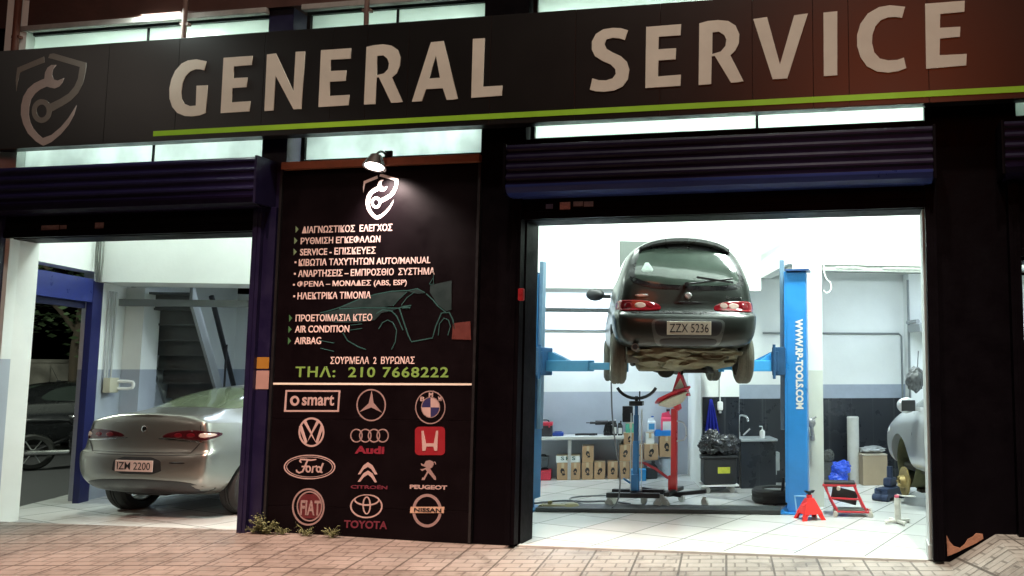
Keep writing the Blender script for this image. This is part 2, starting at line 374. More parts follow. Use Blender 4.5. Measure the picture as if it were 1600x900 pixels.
# left side wall with a doorway to the side street
split_wall([(-.25,-1.25),(0,-1.25),(0,-1.34+.02),(-.25,-1.34+.02)]) if False else None
T=-.22
split_wall([(0,-1.62),(0,-1.33),(T,-1.33),(T,-1.62)],3.0,FZ-.1,1.85); split_wall([(0,.20),(0,4.5),(T,4.5),(T,.20)],3.0)
iw('inner_wall',[(0,-1.62),(0,4.5),(T,4.5),(T,-1.62)],3.0,HZ,WALL)
split_wall([(.003,.80),(.24,.80),(.24,1.25),(.003,1.25)],2.87)
# mezzanine front and soffit
iw('mezzanine_front',[(0.01,0),(8.87,0),(8.87,.16),(0.01,.16)],2.87,HZ,WALL)
iw('mezzanine_beam',[(0.01,.161),(8.60,.161),(8.60,.70),(0.01,.70)],2.872,3.14,WALL)
iw('mezzanine_slab',[(.80,.701),(14,.701),(14,4.5),(.80,4.5)],3.10,3.25,WALL)
# rear walls
split_wall([(4.9,1.76),(8.25,1.76),(8.25,1.95),(4.9,1.95)],3.10,FZ-.1,1.37)
split_wall([(-.2,4.5),(5.2,4.5),(5.2,4.7),(-.2,4.7)],3.10)
split_wall([(4.9,1.95),(5.1,1.95),(5.1,4.5),(4.9,4.5)],3.10)
iw('inner_wall',[(8.0,.10),(8.56,.10),(8.56,1.755),(8.0,1.755)],FZ-.1,3.10,WALL)
iw('tiled_wall',[(8.02,.085),(8.555,.085),(8.555,.099),(8.02,.099)],FZ,1.335,BLKTILE)
iw('inner_wall',[(8.561,.55),(14,.55),(14,.75),(8.561,.75)],1.50,3.10,WALL)
iw('grey_dado',[(8.561,.55),(14,.55),(14,.75),(8.561,.75)],1.29,1.50,M('blue_grey_dado',(.34,.39,.46),.5))
iw('tiled_wall',[(8.561,.548),(14,.548),(14,.75),(8.561,.75)],FZ-.1,1.29,BLKTILE)
iw('pilaster',[(11.25,.30),(11.75,.30),(11.75,.545),(11.25,.545)],FZ-.1,3.2,WALL)
iw('inner_wall',[(13.8,-3.4),(14,-3.4),(14,.55),(13.8,.55)],FZ-.1,HZ,WALL)
# near wall with the white pillar and the beam over the right-hand room
iw('inner_wall',[(8.87,-1.70),(14,-1.70),(14,-1.50),(8.87,-1.50)],3.06,HZ,WALL)
iw('inner_wall',[(8.87,-1.495),(9.02,-1.495),(9.02,0),(8.87,0)],3.06,HZ,WALL)
iw('soffit',[(8.87,-1.48),(14,-1.48),(14,.70),(8.87,.70)],3.30,3.4,WALL)
iw('white_pillar',[(8.93,-1.70),(9.31,-1.70),(9.31,-1.30),(8.93,-1.30)],1.72,3.06,WALL)
iw('white_pillar',[(8.93,-1.70),(9.31,-1.70),(9.31,-1.30),(8.93,-1.30)],FZ-.1,1.72,M('cream_dado',(.60,.63,.55),.6,0,.08,4))
b=MB(); b.poly3([(-9.9,.34,HZ),(7.5,.34,HZ),(7.5,7,HZ),(-13,7,HZ)],(0,0,.15)); gp('ceiling',b,WALL)
b=MB(); b.b6(7.3,7.5,.35,7,-.2,HZ); gp('side_wall',b,WALL)
# white back of the street front above the doors
for x0,x1,z0,z1 in [(-9.9,-9.45,FZ,HZ),(-6.28,-5.87,FZ,HZ),(-3.76,-3.30,FZ,HZ),(.69,1.43,FZ,HZ),(4.6,7.3,FZ,HZ),(-5.87,-3.76,FZ,3.9),(-9.45,-6.28,3.3,3.9),(-3.28,.69,3.3,4.0)]:
    b=MB(); b.b6(x0,x1,.352,.37,z0,z1); gp('inner_lining',b,WALL)
# pipes on the walls and steel beam
def pipe(pts,r,mat=BEAMG,name='wall_pipe'): 
    b=MB(); b.tube(pts,r); gp(name,b,mat)
pipe([U(5.1,1.735,2.36),U(7.99,1.735,2.36)],.014); pipe([U(9.0,.53,2.28),U(11.16,.53,2.28),U(11.20,.53,2.24),U(11.20,.53,.9)],.016)
pipe([U(9.75,.53,2.28),U(9.75,.53,2.62)],.01)
pipe([U(11.22,.27,FZ),U(11.22,.27,3.1)],.018)
pipe([U(8.10,.07,1.35),U(8.30,.07,1.35)],.0)if False else None
b=MB(); b.poly3([U(.005,.62,2.60),U(3.0,.62,2.60),U(3.0,.70,2.60),U(.005,.70,2.60)],(0,0,.095)); gp('steel_beam',b,BEAMG)
b=MB(); b.poly3([U(5.1,.95,2.60),U(8.6,.95,2.60),U(8.6,1.05,2.60),U(5.1,1.05,2.60)],(0,0,.06)); gp('cable_tray',b,M('tray_grey',(.20,.22,.22),.6,.3,.4,20))
for u in (.05,.11,.20): pipe([U(.03,.30+u,FZ+1.5),U(.03,.30+u,2.78)],.013,M('conduit_grey',(.45,.47,.47),.5),'conduit')
# stair rising towards the street behind the beam
st=thing('open_stair','dark steel stair climbing to the mezzanine behind the silver saloon','stair',U(.40,3.0,FZ),A18)
N=13; run=2.05/N; rise=2.78/N; b=MB()
for i in range(N):
    b.b6(-.36,.36,-run*i-.20,-run*i+.02,rise*(i+1)-.03,rise*(i+1)); b.b6(-.36,.36,-run*i-.012,-run*i+.012,rise*i,rise*(i+1)-.03)
obj('steps',b,M('stair_dark',(.115,.125,.122),.6,.2,.25,7),st)
for sx in (-.385,.385):
    b=MB(); b.prism([(.08,-.02),(.08,.12),(-2.02,2.85),(-2.08,2.85),(-2.08,2.62),(-.06,-.02)],(sx-.02,0,0),(0,1,0),(0,0,1),(.04,0,0)); obj('stringer',b,M('stringer_grey',(.33,.35,.35),.5,.1),st)
hr=MB(); hr.tube([U(1.0,1.05,2.78),U(.96,2.5,.9)],.035); hr.tube([U(1.02,1.6,2.1),U(1.02,1.6,.2)],.015)
solo('diagonal_brace',hr,DARK,'black diagonal steel prop between stair and pale rear wall','prop')
b=MB(); b.box((0,0,0),(.20,.10,.28),.01); b.box((.0,-.055,.02),(.10,.02,.12),.008); solo('switch_box',b,DARK,'small dark box on the pale wall left of the stair','switch box',U(.10,1.36,1.72),A18+PI/2)
# doorway frame, shutter and street seen through it on the left
sd=thing('side_door_shutter','blue roller shutter housing with blue post in the left side doorway','roller shutter',U(0,-.6,FZ),A18)
def sp(name,u0,u1,v0,v1,z0,z1,mat=NAVY2):
    b=MB(); b.poly3([U(u0,v0,z0),U(u1,v0,z0),U(u1,v1,z0),U(u0,v1,z0)],(0,0,z1-z0)); obj(name,b,mat,sd,True)
sp('housing',-.20,.02,-1.32,-.02,2.60,2.90); sp('post',-.05,.025,-.02,.195,FZ,2.88,M('post_blue',(.012,.014,.09),.4,0,.15,5)); sp('bottom_bar',-.12,-.06,-1.32,-.02,2.52,2.598,M('dark_blue',(.01,.012,.05),.4))

# ================================================================== SIGNS AND SHUTTERS ON THE STREET FRONT
def join_meshes(name,ms):
    b=bmesh.new()
    for m in ms: b.from_mesh(m)
    me=bpy.data.meshes.new(name); b.to_mesh(me); b.free(); return me
def emblem(name,groups,Y,mat,parent,label=None,mapf=None,depth=.003,step=.0006):
    ms=[]
    for i,polys in enumerate(groups):
        S=[[(lambda q:(q.x,q.z))(at(*(mapf(*p) if mapf else p),Y)) for p in poly] for poly in polys]
        d=depth+step*i; me=curve_mesh(name,S,d); me.transform(Matrix.Translation((0,Y-d/2,0))@Matrix.Rotation(PI/2,4,'X')); ms.append(me)
    me=join_meshes(name,ms); me.materials.append(mat); return obj(name,me,mat,parent,True,label)
SY=-.26
SIGNM=M('sign_black',(.006,.005,.0045),.34,0,.25,2.5,.02,12,spec=.9,vr=.01)
sg=thing('shop_sign','long black shop sign reading GENERAL SERVICE above a green stripe','sign',(-3,SY,4.15))
b=MB(); b.b6(-12.5,5.5,SY+.03,-.06,4.17,5.24); obj('backing_box',b,DARK,sg,True)
seams=[166,276,410,516,571,636,765,898,1031,1175.5,1271,1327,1452]
xs=[-12.5]+[at(p,150,SY).x for p in seams]+[3.0,5.5]
for a,c in zip(xs,xs[1:]):
    b=MB(); b.b6(a+.0015,c-.0015,SY,SY+.028,4.15,5.27,.002); obj('sign_panel',b,SIGNM,sg,True)
b=MB()
z0=at(900,189.5,SY).z
zs0,zs1=at(800,184.5,SY).z,at(800,176.0,SY).z
b.b6(at(240,210,SY).x,5.3,SY-.006,SY-.0005,zs0,zs1); obj('green_stripe',b,GRN,sg,True)
def Z(ox,oy,s): return lambda pts:[(ox+x/s,oy+y/s) for x,y in pts]
z1=Z(0,0,3.462); z2=Z(400,0,3.462); z3=Z(800,0,3.462); z4=Z(1200,0,3.4625)
def smooth_poly(pts): return pts
LET=[
 [z1([(1118,332),(1108,382),(1085,376),(1060,375),(1030,388),(1005,415),(990,450),(982,500),(985,535),(1000,562),(1030,575),(1062,572),(1066,465),(1125,462),(1115,612),(1080,625),(1040,630),(1000,628),(962,612),(935,580),(920,535),(919,480),(930,430),(950,385),(985,345),(1020,328),(1065,322)])],
 [z1([(1212,314),(1368,303),(1364,352),(1268,360),(1264,424),(1340,420),(1336,472),(1260,477),(1254,555),(1356,548),(1352,603),(1196,613)])],
 [z2([(62,296),(110,290),(205,497),(217,282),(267,279),(248,590),(205,592),(108,410),(97,598),(48,602)])],
 [z2([(354,273),(516,262),(514,318),(407,324),(404,386),(490,381),(488,438),(402,443),(400,520),(507,514),(503,570),(340,580)])],
 [z2([(600,255),(640,246),(690,241),(735,248),(768,270),(783,310),(780,355),(765,395),(738,420),(796,552),(765,556),(733,557),(666,418),(655,421),(648,563),(586,566)]),z2([(657,303),(690,300),(712,318),(722,345),(716,375),(695,398),(655,408)])],
 [z2([(948,230),(1016,223),(1094,535),(1064,540),(1033,541),(1012,478),(922,483),(898,548),(845,551)]),z2([(975,300),(997,422),(938,426)])],
 [z2([(1175,212),(1238,208),(1229,470),(1334,464),(1332,518),(1166,530)])],
 [z3([(628,165),(612,218),(580,208),(545,205),(512,215),(502,240),(512,265),(545,285),(590,305),(622,335),(636,378),(628,430),(600,468),(555,490),(500,497),(455,495),(422,486),(436,425),(470,435),(510,436),(545,425),(562,402),(560,375),(535,350),(490,330),(450,305),(433,270),(434,225),(455,185),(495,160),(545,152),(590,154)])],
 [z3([(727,147),(915,132),(913,192),(795,200),(792,268),(888,262),(886,322),(793,328),(790,415),(914,405),(912,465),(722,477)])],
 [z3([(1014,128),(1060,115),(1115,110),(1170,115),(1210,140),(1230,185),(1228,235),(1208,275),(1182,300),(1253,440),(1220,446),(1185,448),(1097,303),(1081,306),(1078,456),(1010,461)]),z3([(1085,176),(1120,172),(1148,190),(1160,215),(1155,250),(1130,280),(1083,294)])],
 [[(1177,30.3),(1198.6,27),(1218.8,101),(1241,24.3),(1262.4,21.4),(1230.4,122.8),(1207.3,124.2)]],
 [z4([(300,70),(375,62),(375,408),(302,413)])],
 [z4([(742,38),(725,98),(690,93),(650,95),(610,110),(580,145),(565,190),(563,235),(575,285),(605,318),(650,328),(700,325),(735,313),(748,370),(705,386),(650,394),(590,388),(535,360),(500,310),(482,250),(482,190),(500,130),(540,75),(600,40),(660,30)])],
 [z4([(850,22),(1064,5),(1062,65),(932,77),(930,152),(1040,146),(1038,200),(930,210),(928,300),(1075,293),(1072,355),(855,373)])]]
for pl in LET: vinyl('letter',pl,SY-.0005,VIN,sg,.008)
# shield with spanner: light body, darker shield edge and ring
z7=Z(0,40,4.094)
EA=[(362,252),(340,280),(333,315),(345,345),(370,352),(412,335),(400,365),(380,390),(350,402),(315,395),(300,390),(260,408),(225,435),(200,470),(188,520),(185,570),(195,620),(215,660),(245,695),(275,720),(330,700),(390,650),(440,590),(490,510),(475,570),(440,635),(390,695),(330,745),(278,770),(230,740),(180,690),(150,630),(135,570),(137,510),(150,455),(180,405),(220,370),(265,348),(285,340),(290,300),(305,270),(330,252)]
EB=[(283,198),(288,235),(150,290),(128,302),(118,350),(106,420),(102,350),(112,270)]
EC=[(320,182),(345,178),(553,238),(550,290),(535,360),(503,430),(455,480),(400,515),(333,550),(312,505),(385,470),(440,435),(478,390),(500,340),(512,265),(335,213),(310,208)]
ED=[ell(268,547,63,76),ell(268,547,33,42)]
emblem('shield_body',[[z7(EA)]],SY-.0005,M('faded_vinyl',(.50,.43,.40),.55,0,.25,3),sg)
emblem('shield_edge',[[z7(EB)],[z7(EC)],[z7(ED[0]),z7(ED[1])]],SY-.0005,VING,sg)
# cable conduits rising above the sign
for px,c in [(26,BROWN),(288,M('conduit_brown',(.14,.08,.065),.6)),(572,M('conduit_brown',(.14,.08,.065),.6))]:
    p=at(px,40,-.10); b=MB(); b.cyl((p.x,-.10,5.0),(p.x,-.10,6.6),.035 if px==26 else .025)
    for z in (5.5,6.2): b.b6(p.x-.05,p.x+.05,-.11,-.06,z-.015,z+.015)
    solo('conduit_pipe',b,c,{26:'thick brown pipe at the far left end above the sign',288:'thin vertical pipe in front of the window above GENERAL, left of the other thin pipe',572:'thin vertical pipe in front of the middle window above the R of GENERAL'}[px],'pipe')
# roller shutter housings with guide rails
def shutter(label,x0,x1,z0,z1,zbot,slatmat,rails,lip=True,rm=None):
    t=thing('roller_shutter',label,'roller shutter',((x0+x1)/2,-.15,z0),0,'roller shutters rolled up over the bays')
    b=MB(); n=5; h=(z1-z0)/n; pr=[(-.0,z0+.015),(-.24,z0+.012)]
    for i in range(n):
        a=z0+h*i
        pr+=[(-.285,a+.030),(-.300,a+.05),(-.300,a+h-.03),(-.288,a+h-.012),(-.282,a+h-.004)]
    pr[2:4]=[(-.275,z0+.02),(-.298,z0+.055)]
    pr+=[(-.27,z1),(0,z1)]
    b.prism([(y,z) for y,z in pr],(x0+.006,0,0),(0,1,0),(0,0,1),(x1-x0-.012,0,0)); obj('housing',b,slatmat,t,True,smooth=False)
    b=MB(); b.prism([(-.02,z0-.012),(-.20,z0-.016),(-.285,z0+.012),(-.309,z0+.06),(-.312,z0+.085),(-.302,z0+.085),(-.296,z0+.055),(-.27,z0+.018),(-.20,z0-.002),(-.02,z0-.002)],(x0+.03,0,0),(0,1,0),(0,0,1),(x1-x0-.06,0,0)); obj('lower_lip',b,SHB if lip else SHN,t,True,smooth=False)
    for x in (x0,x1-.02):
        b=MB(); b.b6(x-.004,x+.024,-.312,-.002,z0-.004,z1+.006,.006); obj('end_plate',b,rm,t,True)
    b=MB(); b.b6(rails[0],rails[1],-.085,-.035,zbot,zbot+.075,.008); b.b6(rails[0],rails[1],-.07,-.05,zbot+.076,z0,.004); obj('bottom_bar',b,BLACK,t,True)
    for x in rails:
        b=MB(); b.b6(x-.05,x+.05,-.11,-.002,FZ+.02,z0-.001,.006); b.b6(x-.012,x+.012,-.118,-.111,FZ+.02,z0-.001); obj('guide_rail',b,rm,t,True)
    return t
SHN=M('shutter_navy',(.007,.004,.019),.42,0,.3,4,.10,20,spec=.14)
SHL=M('shutter_navy_blue',(.012,.009,.042),.42,0,.25,4,.10,20,spec=.2)
SHB=M('shutter_lip_lit',(.018,.03,.13),.30,0,.10,3,.03,20,vr=.03)  # bluer colour stands for bay light catching the lower edge
shutter('dark navy ribbed roller shutter box above the left bay with the silver saloon',-9.62,-6.09,3.44,3.93,3.19,SHL,(-9.42,-6.21),False,NAVY)
shutter('dark ribbed roller shutter box with lower edge coloured blue as if lit above the bay with the lifted hatchback',-3.40,.71,3.44,3.93,3.222,SHN,(-3.335,.67),True,BLACK)
shutter('ribbed roller shutter box cut off by the right edge of the photo',1.28,4.8,3.46,3.94,2.75,SHN,(1.40,4.7),False,BLACK)
b=MB(); b.b6(-6.22,-6.03,-.06,-.001,.02,3.44,.006); solo('pillar_cladding',b,NAVY,'dark blue metal cladding on the pillar left of the price panel','cladding')
# stickers
def sticker(label,px0,py0,px1,py1,Y,mat,name='sticker',cat='sticker',group=None):
    a,c=at(px0,py0,Y),at(px1,py1,Y); b=MB(); b.b6(a.x,c.x,Y-.003,Y-.0005,c.z,a.z); return solo(name,b,mat,label,cat,None,0,group)
sticker('square yellow notice on the dark blue pillar, above the pink notice',399.5,558,420,576,-.061,M('notice_yellow',(.30,.15,.015),.6))
sticker('pale pink paper notice on the dark blue pillar, below the yellow notice',398.5,579,419.5,608,-.061,M('notice_pink',(.34,.22,.19),.6))
STK=M('sticker_worn',(.25,.20,.19),.6,0,.5,30)
sticker('pale sticker beside the rail over the right bay, leftmost of four',853,319,864,326,-.071,M('sticker_blue',(.10,.10,.16),.6,0,.5,30),group='stickers over the right bay')
sticker('torn white and red sticker over the right bay, second from left',875,316,891,327,-.071,M('sticker_red',(.45,.24,.20),.6,0,.7,40),group='stickers over the right bay')
sticker('small pale sticker over the right bay, third from left',896,315,911,322,-.071,STK,group='stickers over the right bay')
sticker('small pale sticker over the right bay, fourth from left',912.5,315,927,322.5,-.071,STK,group='stickers over the right bay')
sticker('long worn sticker over the left bay',65,352.5,92,360,-.071,STK)
sticker('short worn sticker over the left bay, right of the long one',94,352,104,358,-.071,STK)
sticker('square worn sticker over the left bay, near the cables',149,348,162,357,-.071,STK)
a=at(822,462,-.02); b=MB(); b.box((0,0,0),(.055,.05,.12),.01); b.cyl((0,-.025,.02),(0,-.035,.02),.018); solo('alarm_button',b,M('alarm_red',(.30,.01,.015),.4),'small dark red box on the frame left of the lifted car','alarm button',(a.x,-.14,a.z))

# the price and service panel
PY=-.025
PANM=M('panel_black',(.0036,.0020,.0029),.5,0,.35,3,.10,14,spec=.07)
pn=thing('service_panel','tall black service panel with Greek text, phone number and twelve car makers emblems','sign',(-4.88,PY,.05))
pl,prt=-5.985,-3.778
zd=at(576,600,PY).z
zsplit=[.045,at(576,659,PY).z,at(576,792,PY).z]
zz=sorted([.045,at(500,792,PY).z,at(500,655,PY).z,zd,3.825])
for a,c in zip(zz,zz[1:]):
    b=MB(); b.b6(pl,prt,PY,-.001,a+.0015,c-.0015,.003); obj('board',b,PANM,pn,True)
b=MB(); b.b6(pl,prt-.02,PY-.005,PY-.0008,zd-.010,zd+.010); obj('white_line',b,VIN,pn,True)
for x in (pl-.02,prt+.003):
    b=MB(); b.b6(x-.012,x+.017,PY-.02,-.001,.045,3.825,.004); obj('frame_strip',b,DARK,pn,True)
PW=M('panel_vinyl',(.70,.56,.52),.55,0,.12,3); PG=M('phone_green',(.17,.32,.07),.5,0,.1,4); PGD=M('bullet_green',(.05,.16,.06),.5)
TX=[('ΔΙΑΓΝΩΣΤΙΚΟΣ  ΕΛΕΓΧΟΣ',472.1,612.8,363.7,361.8,11),('ΡΥΘΜΙΣΗ ΕΓΚΕΦΑΛΩΝ',470,594.2,381.5,379.4,11),('SERVICE - ΕΠΙΣΚΕΥΕΣ',469,587,398.9,397,11),
 ('ΚΙΒΩΤΙΑ ΤΑΧΥΤΗΤΩΝ AUTO/MANUAL',467,672.5,415.1,412.1,11),('ΑΝΑΡΤΗΣΕΙΣ – ΕΜΠΡΟΣΘΙΟ  ΣΥΣΤΗΜΑ',466,679,433.1,428.8,11),('ΦΡΕΝΑ – ΜΟΝΑΔΕΣ (ABS, ESP)',464.6,635.6,450.5,448,11.5),
 ('ΗΛΕΚΤΡΙΚΑ ΤΙΜΟΝΙΑ',465,579.5,468.2,466,11),('ΠΡΟΕΤΟΙΜΑΣΙΑ ΚΤΕΟ',462,581.6,502.6,501.2,11),('AIR CONDITION',461,545.7,520.2,518.8,11),('AIRBAG',460.3,501.8,538,537.5,11)]
for i,(s,x0,x1,b0,b1,cp) in enumerate(TX):
    front_text('text_line',s,x0,x1,b0,b1,cp,PY-.0005,PW,pn,.016)
    y=(b0-cp*.5)
    if i in (0,1,2,7,8,9): emblem('bullet',[[[(x0-10,y-5),(x0-10,y+5.5),(x0-5.2,y)]]],PY-.0005,PGD if i>2 else M('bullet_pale',(.16,.26,.14),.5),pn)
    else: emblem('bullet',[[[(x0-6.5,y-1.2),(x0-6.5,y+1.6),(x0-3.8,y+1.6),(x0-3.8,y-1.2)]]],PY-.0005,PW,pn)
front_text('address_line','ΣΟΥΡΜΕΛΑ  2  ΒΥΡΩΝΑΣ',516.3,647.8,569.6,567.8,11.5,PY-.0005,PW,pn,.010)
front_text('phone_number','ΤΗΛ:  210 7668222',461.5,700.6,590.2,589.2,17,PY-.0005,PG,pn,.022,space=1.12)
mp=lambda x,y:(567.5+(x-102)/451*55.5,272+(y-178)/592*71.5)
emblem('shield_emblem',[[EA],[EB],[EC],[ED[0],ED[1]]],PY-.0005,M('bright_vinyl',(.80,.74,.72),.5),pn,mapf=mp)
# makers' emblems, traced in two enlargements of the panel
la=lambda x,y:(430+x/5.161,590+y/5.161); lb=lambda x,y:(430+x/5.161,700+y/5.161)
EM=M('emblem_pale',(.27,.19,.18),.5,0,.15,9); EMB=M('emblem_bright',(.42,.31,.29),.5,0,.12,9); EMR=M('emblem_red',(.20,.012,.03),.5,0,.12,9); EDR=M('emblem_dark_red',(.13,.018,.035),.5,0,.2,9); EDB=M('emblem_blue',(.02,.02,.09),.5)
Yp=PY-.0005
def mtext(s,x0,x1,y0,y1,f,mat,bold=.02,shear=0,label=None,depth=.004,Y=None):
    a=f(x0,y1); c=f(x1,y0); m=((a[0]+c[0])/2)
    return front_text('emblem_text',s,a[0],c[0],a[1],a[1],a[1]-c[1],Yp if Y is None else Y,mat,pn,bold,depth,shear,1,label)
# framed word with ring
emblem('emblem',[[[(85,100),(526,102),(515,276),(72,276)],[(98,114),(512,115),(502,262),(87,262)]],[ell(158,187,37,40),ell(160,187,19,22)]],Yp,EMB,pn,'pale rectangular frame around a ring and a word',la)
mtext('smart',216,474,142,226,la,EMB,.025)
# three-pointed star
emblem('emblem',[[ell(775,222,119,130,48),ell(775,222,109,119,48)],[[(778,108),(795,205),(772,218),(755,208)]],[[(795,205),(862,282),(775,240),(772,218)]],[[(772,218),(775,240),(680,278),(755,208)]]],Yp,EM,pn,'three-pointed star in a thin ring',la)
# roundel with blue and white quarters
emblem('emblem',[[ell(1252,240,122,135,48),ell(1252,240,114,126,48)],[ell(1254,240,76,84,40),ell(1254,240,70,78,40)]],Yp,EM,pn,'round emblem with blue and white quarters',la)
def quad(a0): return [(1254,240)]+ell(1254,240,69,77,10,a0,a0+90)
emblem('emblem_quarter',[[quad(-90)],[quad(90)]],Yp,EMB,pn,None,la); emblem('emblem_quarter',[[quad(180)],[quad(0)]],Yp,EDB,pn,None,la)
for ch,x,y in [('B',1188,172),('M',1256,138),('W',1330,172)]: mtext(ch,x-17,x+17,y-18,y+18,la,EMB,.03)
# ring with stacked V and W
emblem('emblem',[[ell(293,440,104,119,44),ell(293,440,90,104,44)],[stroke([(235,345),(293,452),(350,345)],24)],[stroke([(205,390),(252,530),(293,455),(334,530),(380,390)],24)]],Yp,EMB,pn,'round emblem with two stacked letters',la)
# four rings
emblem('emblem',[[ell(x,468,50,56,32),ell(x,468,41,46,32)] for x in (656,728,798,868)],Yp,EM,pn,'four linked rings',la)
mtext('Audi',642,880,552,615,la,EMR,.05)
# letter on red square
def rsq(x0,y0,x1,y1,r): return [p for cx,cy,a in [(x1-r,y1-r,0),(x0+r,y1-r,90),(x0+r,y0+r,180),(x1-r,y0+r,270)] for p in ell(cx,cy,r,r,6,a,a+90)]
emblem('emblem',[[rsq(1128,396,1370,625,34)]],Yp,M('badge_red',(.24,.012,.02),.4,0,.1,9),pn,'red square badge with a pale H',la)
emblem('emblem_letter',[[[(1180,430),(1196,428),(1216,530),(1280,530),(1298,428),(1314,428),(1308,590),(1285,590),(1276,556),(1220,556),(1212,590),(1188,590)]]],Yp-.0035,EMB,pn,None,la)
# oval script
emblem('emblem',[[ell(278,153,208,99,56),ell(278,153,198,91,56)],[ell(278,153,187,83,56),ell(278,153,182,79,56)]],Yp,EMB,pn,'double oval around script lettering',lb)
emblem('emblem_script',[[stroke([(212,118),(200,105),(205,92),(235,92),(290,98),(332,92)],[10,12,13,13,13,9])],[stroke([(262,98),(240,150),(222,190),(195,200),(175,190),(172,175)],[13,13,13,13,12,9])],[stroke([(215,150),(262,146)],11)],
 [ell(268,170,22,28,24),ell(268,170,11,16,24)],[stroke([(300,200),(308,148),(318,152),(338,146)],[12,11,10,12])],[ell(352,172,21,26,24),ell(352,172,10,15,24)],[stroke([(388,122),(375,160),(368,196),(382,196)],12)]],Yp,EMB,pn,None,lb)
# double chevron
emblem('emblem',[[[(748,115),(785,140),(826,212),(806,214),(775,170),(748,152),(715,172),(688,210),(668,213),(712,140)]],[[(748,182),(785,205),(822,275),(804,276),(775,235),(748,214),(715,236),(686,272),(666,273),(712,205)]]],Yp,EMB,pn,'double chevron',lb)
mtext('CITROËN',610,905,296,330,lb,EDR,.03)
# rampant lion above its name
emblem('emblem',[[[(1175,122),(1200,135),(1215,105),(1245,97),(1270,108),(1280,130),(1268,155),(1250,165),(1272,200),(1296,235),(1298,258),(1282,256),(1262,228),(1235,200),(1215,235),(1205,258),(1182,258),(1186,240),(1200,236),(1225,190),(1215,172),(1185,185),(1170,172),(1195,168),(1218,155),(1205,150),(1180,140)]],[stroke([(1268,118),(1288,112),(1296,132)],7)]],Yp,EM,pn,'upright lion figure',lb)
mtext('PEUGEOT',1086,1386,299,333,lb,EMB,.045)
# round badge
emblem('emblem',[[ell(268,475,131,151,48),ell(268,475,118,137,48)],[ell(278,470,103,122,48),ell(278,470,93,111,48)]],Yp,EM,pn,'round ringed badge with tall letters',lb)
emblem('emblem_plate',[[rsq(195,372,372,568,40)]],Yp,M('badge_dark_red',(.09,.012,.016),.45,0,.2,9),pn,None,lb)
mtext('FIAT',203,366,422,542,lb,EM,.03,Y=Yp-.0036)
# three ovals
emblem('emblem',[[ell(736,470,131,96,52),ell(736,468,119,87,52)],[ell(740,420,101,46,44),ell(740,416,92,37,44)],[ell(739,463,34,72,36),ell(739,463,23,63,36)]],Yp,EMB,pn,'three interlocked ovals',lb)
mtext('TOYOTA',555,903,586,650,lb,EDR,.03)
# ring with a name bar
emblem('emblem',[[ell(1225,505,119,135,52),ell(1225,505,97,112,52)]],Yp,EM,pn,'ring crossed by a name bar',lb)
emblem('emblem_bar',[[[(1093,474),(1366,474),(1360,524),(1088,524)]]],Yp-.0036,M('bar_pale',(.50,.34,.24),.5,0,.1,9),pn,None,lb)
mtext('NISSAN',1120,1340,484,516,lb,INK,.03,Y=Yp-.0068)
# faint teal drawing of a car
TE=M('teal_print',(.018,.075,.07),.5,0,.4,5); TED=M('teal_print_dark',(.009,.026,.027),.5,0,.4,5)
lc=lambda x,y:(500+x/5,420+y/5)
emblem('car_drawing',[[stroke(p,wd)] for p,wd in [([(0,345),(80,325),(160,300),(300,240),(430,200),(560,175),(690,170),(760,155),(820,185)],7),([(150,312),(330,305),(490,305),(610,308),(640,300)],8),([(570,290),(620,235),(680,180)],5),([(635,285),(680,225),(740,180)],5),([(830,195),(880,240),(920,290),(990,345)],8),([(620,310),(640,370),(690,520),(715,570),(880,540),(905,450),(950,345),(1010,340),(1040,400),(1050,470)],9),
 ([(640,295),(715,285),(700,310),(650,312),(640,295)],7),([(440,350),(490,320),(560,330),(600,370),(650,480)],8),([(180,500),(215,560),(300,610),(360,630)],7),([(240,440),(330,430)],5),([(230,480),(330,465)],5),([(0,560),(110,580)],5),([(5,620),(110,645)],5),([(460,470),(490,420),(530,400),(570,420),(600,480),(590,570),(560,630)],6),([(925,520),(935,430),(970,385),(1005,400),(1020,450),(1000,520)],6),([(855,120),(885,70),(890,118),(860,122)],4),([(888,0),(888,115)],3)]],Yp,TE,pn,'faint teal outline drawing of a sports car',lc,.002,.0002)
emblem('car_drawing',[[[(690,178),(760,160),(825,190),(760,195)]],[[(160,302),(300,245),(430,205),(560,182),(675,182),(620,235),(572,288),(490,300),(330,300)]],[[(30,345),(150,316),(480,310),(600,318),(480,345),(430,400),(300,420),(120,420),(20,400)]],[[(862,128),(1028,92),(1028,320),(985,330),(920,280),(860,185)]]],Yp,TED,pn,None,lc,.0018)
emblem('car_drawing',[[stroke([(893+0*k,0),(893,40)],2)] for k in range(1)]+[[stroke([(680,365-0),(681,420)],1.2)]],Yp,TED,pn,None,None,.0018) if False else None
emblem('red_patch',[[[(708,505),(735,502),(736,531),(706,530)]]],Yp,M('patch_red',(.09,.014,.009),.6,0,.3,12),pn,'dull red patch at the right edge')
b=MB(); b.b6(-5.99,-3.765,-.075,.0,3.835,3.915,.008); solo('wooden_ledge',b,M('ledge_wood',(.22,.075,.035),.6,0,.25,9,.2,30),'reddish brown ledge along the top of the black service panel','ledge')
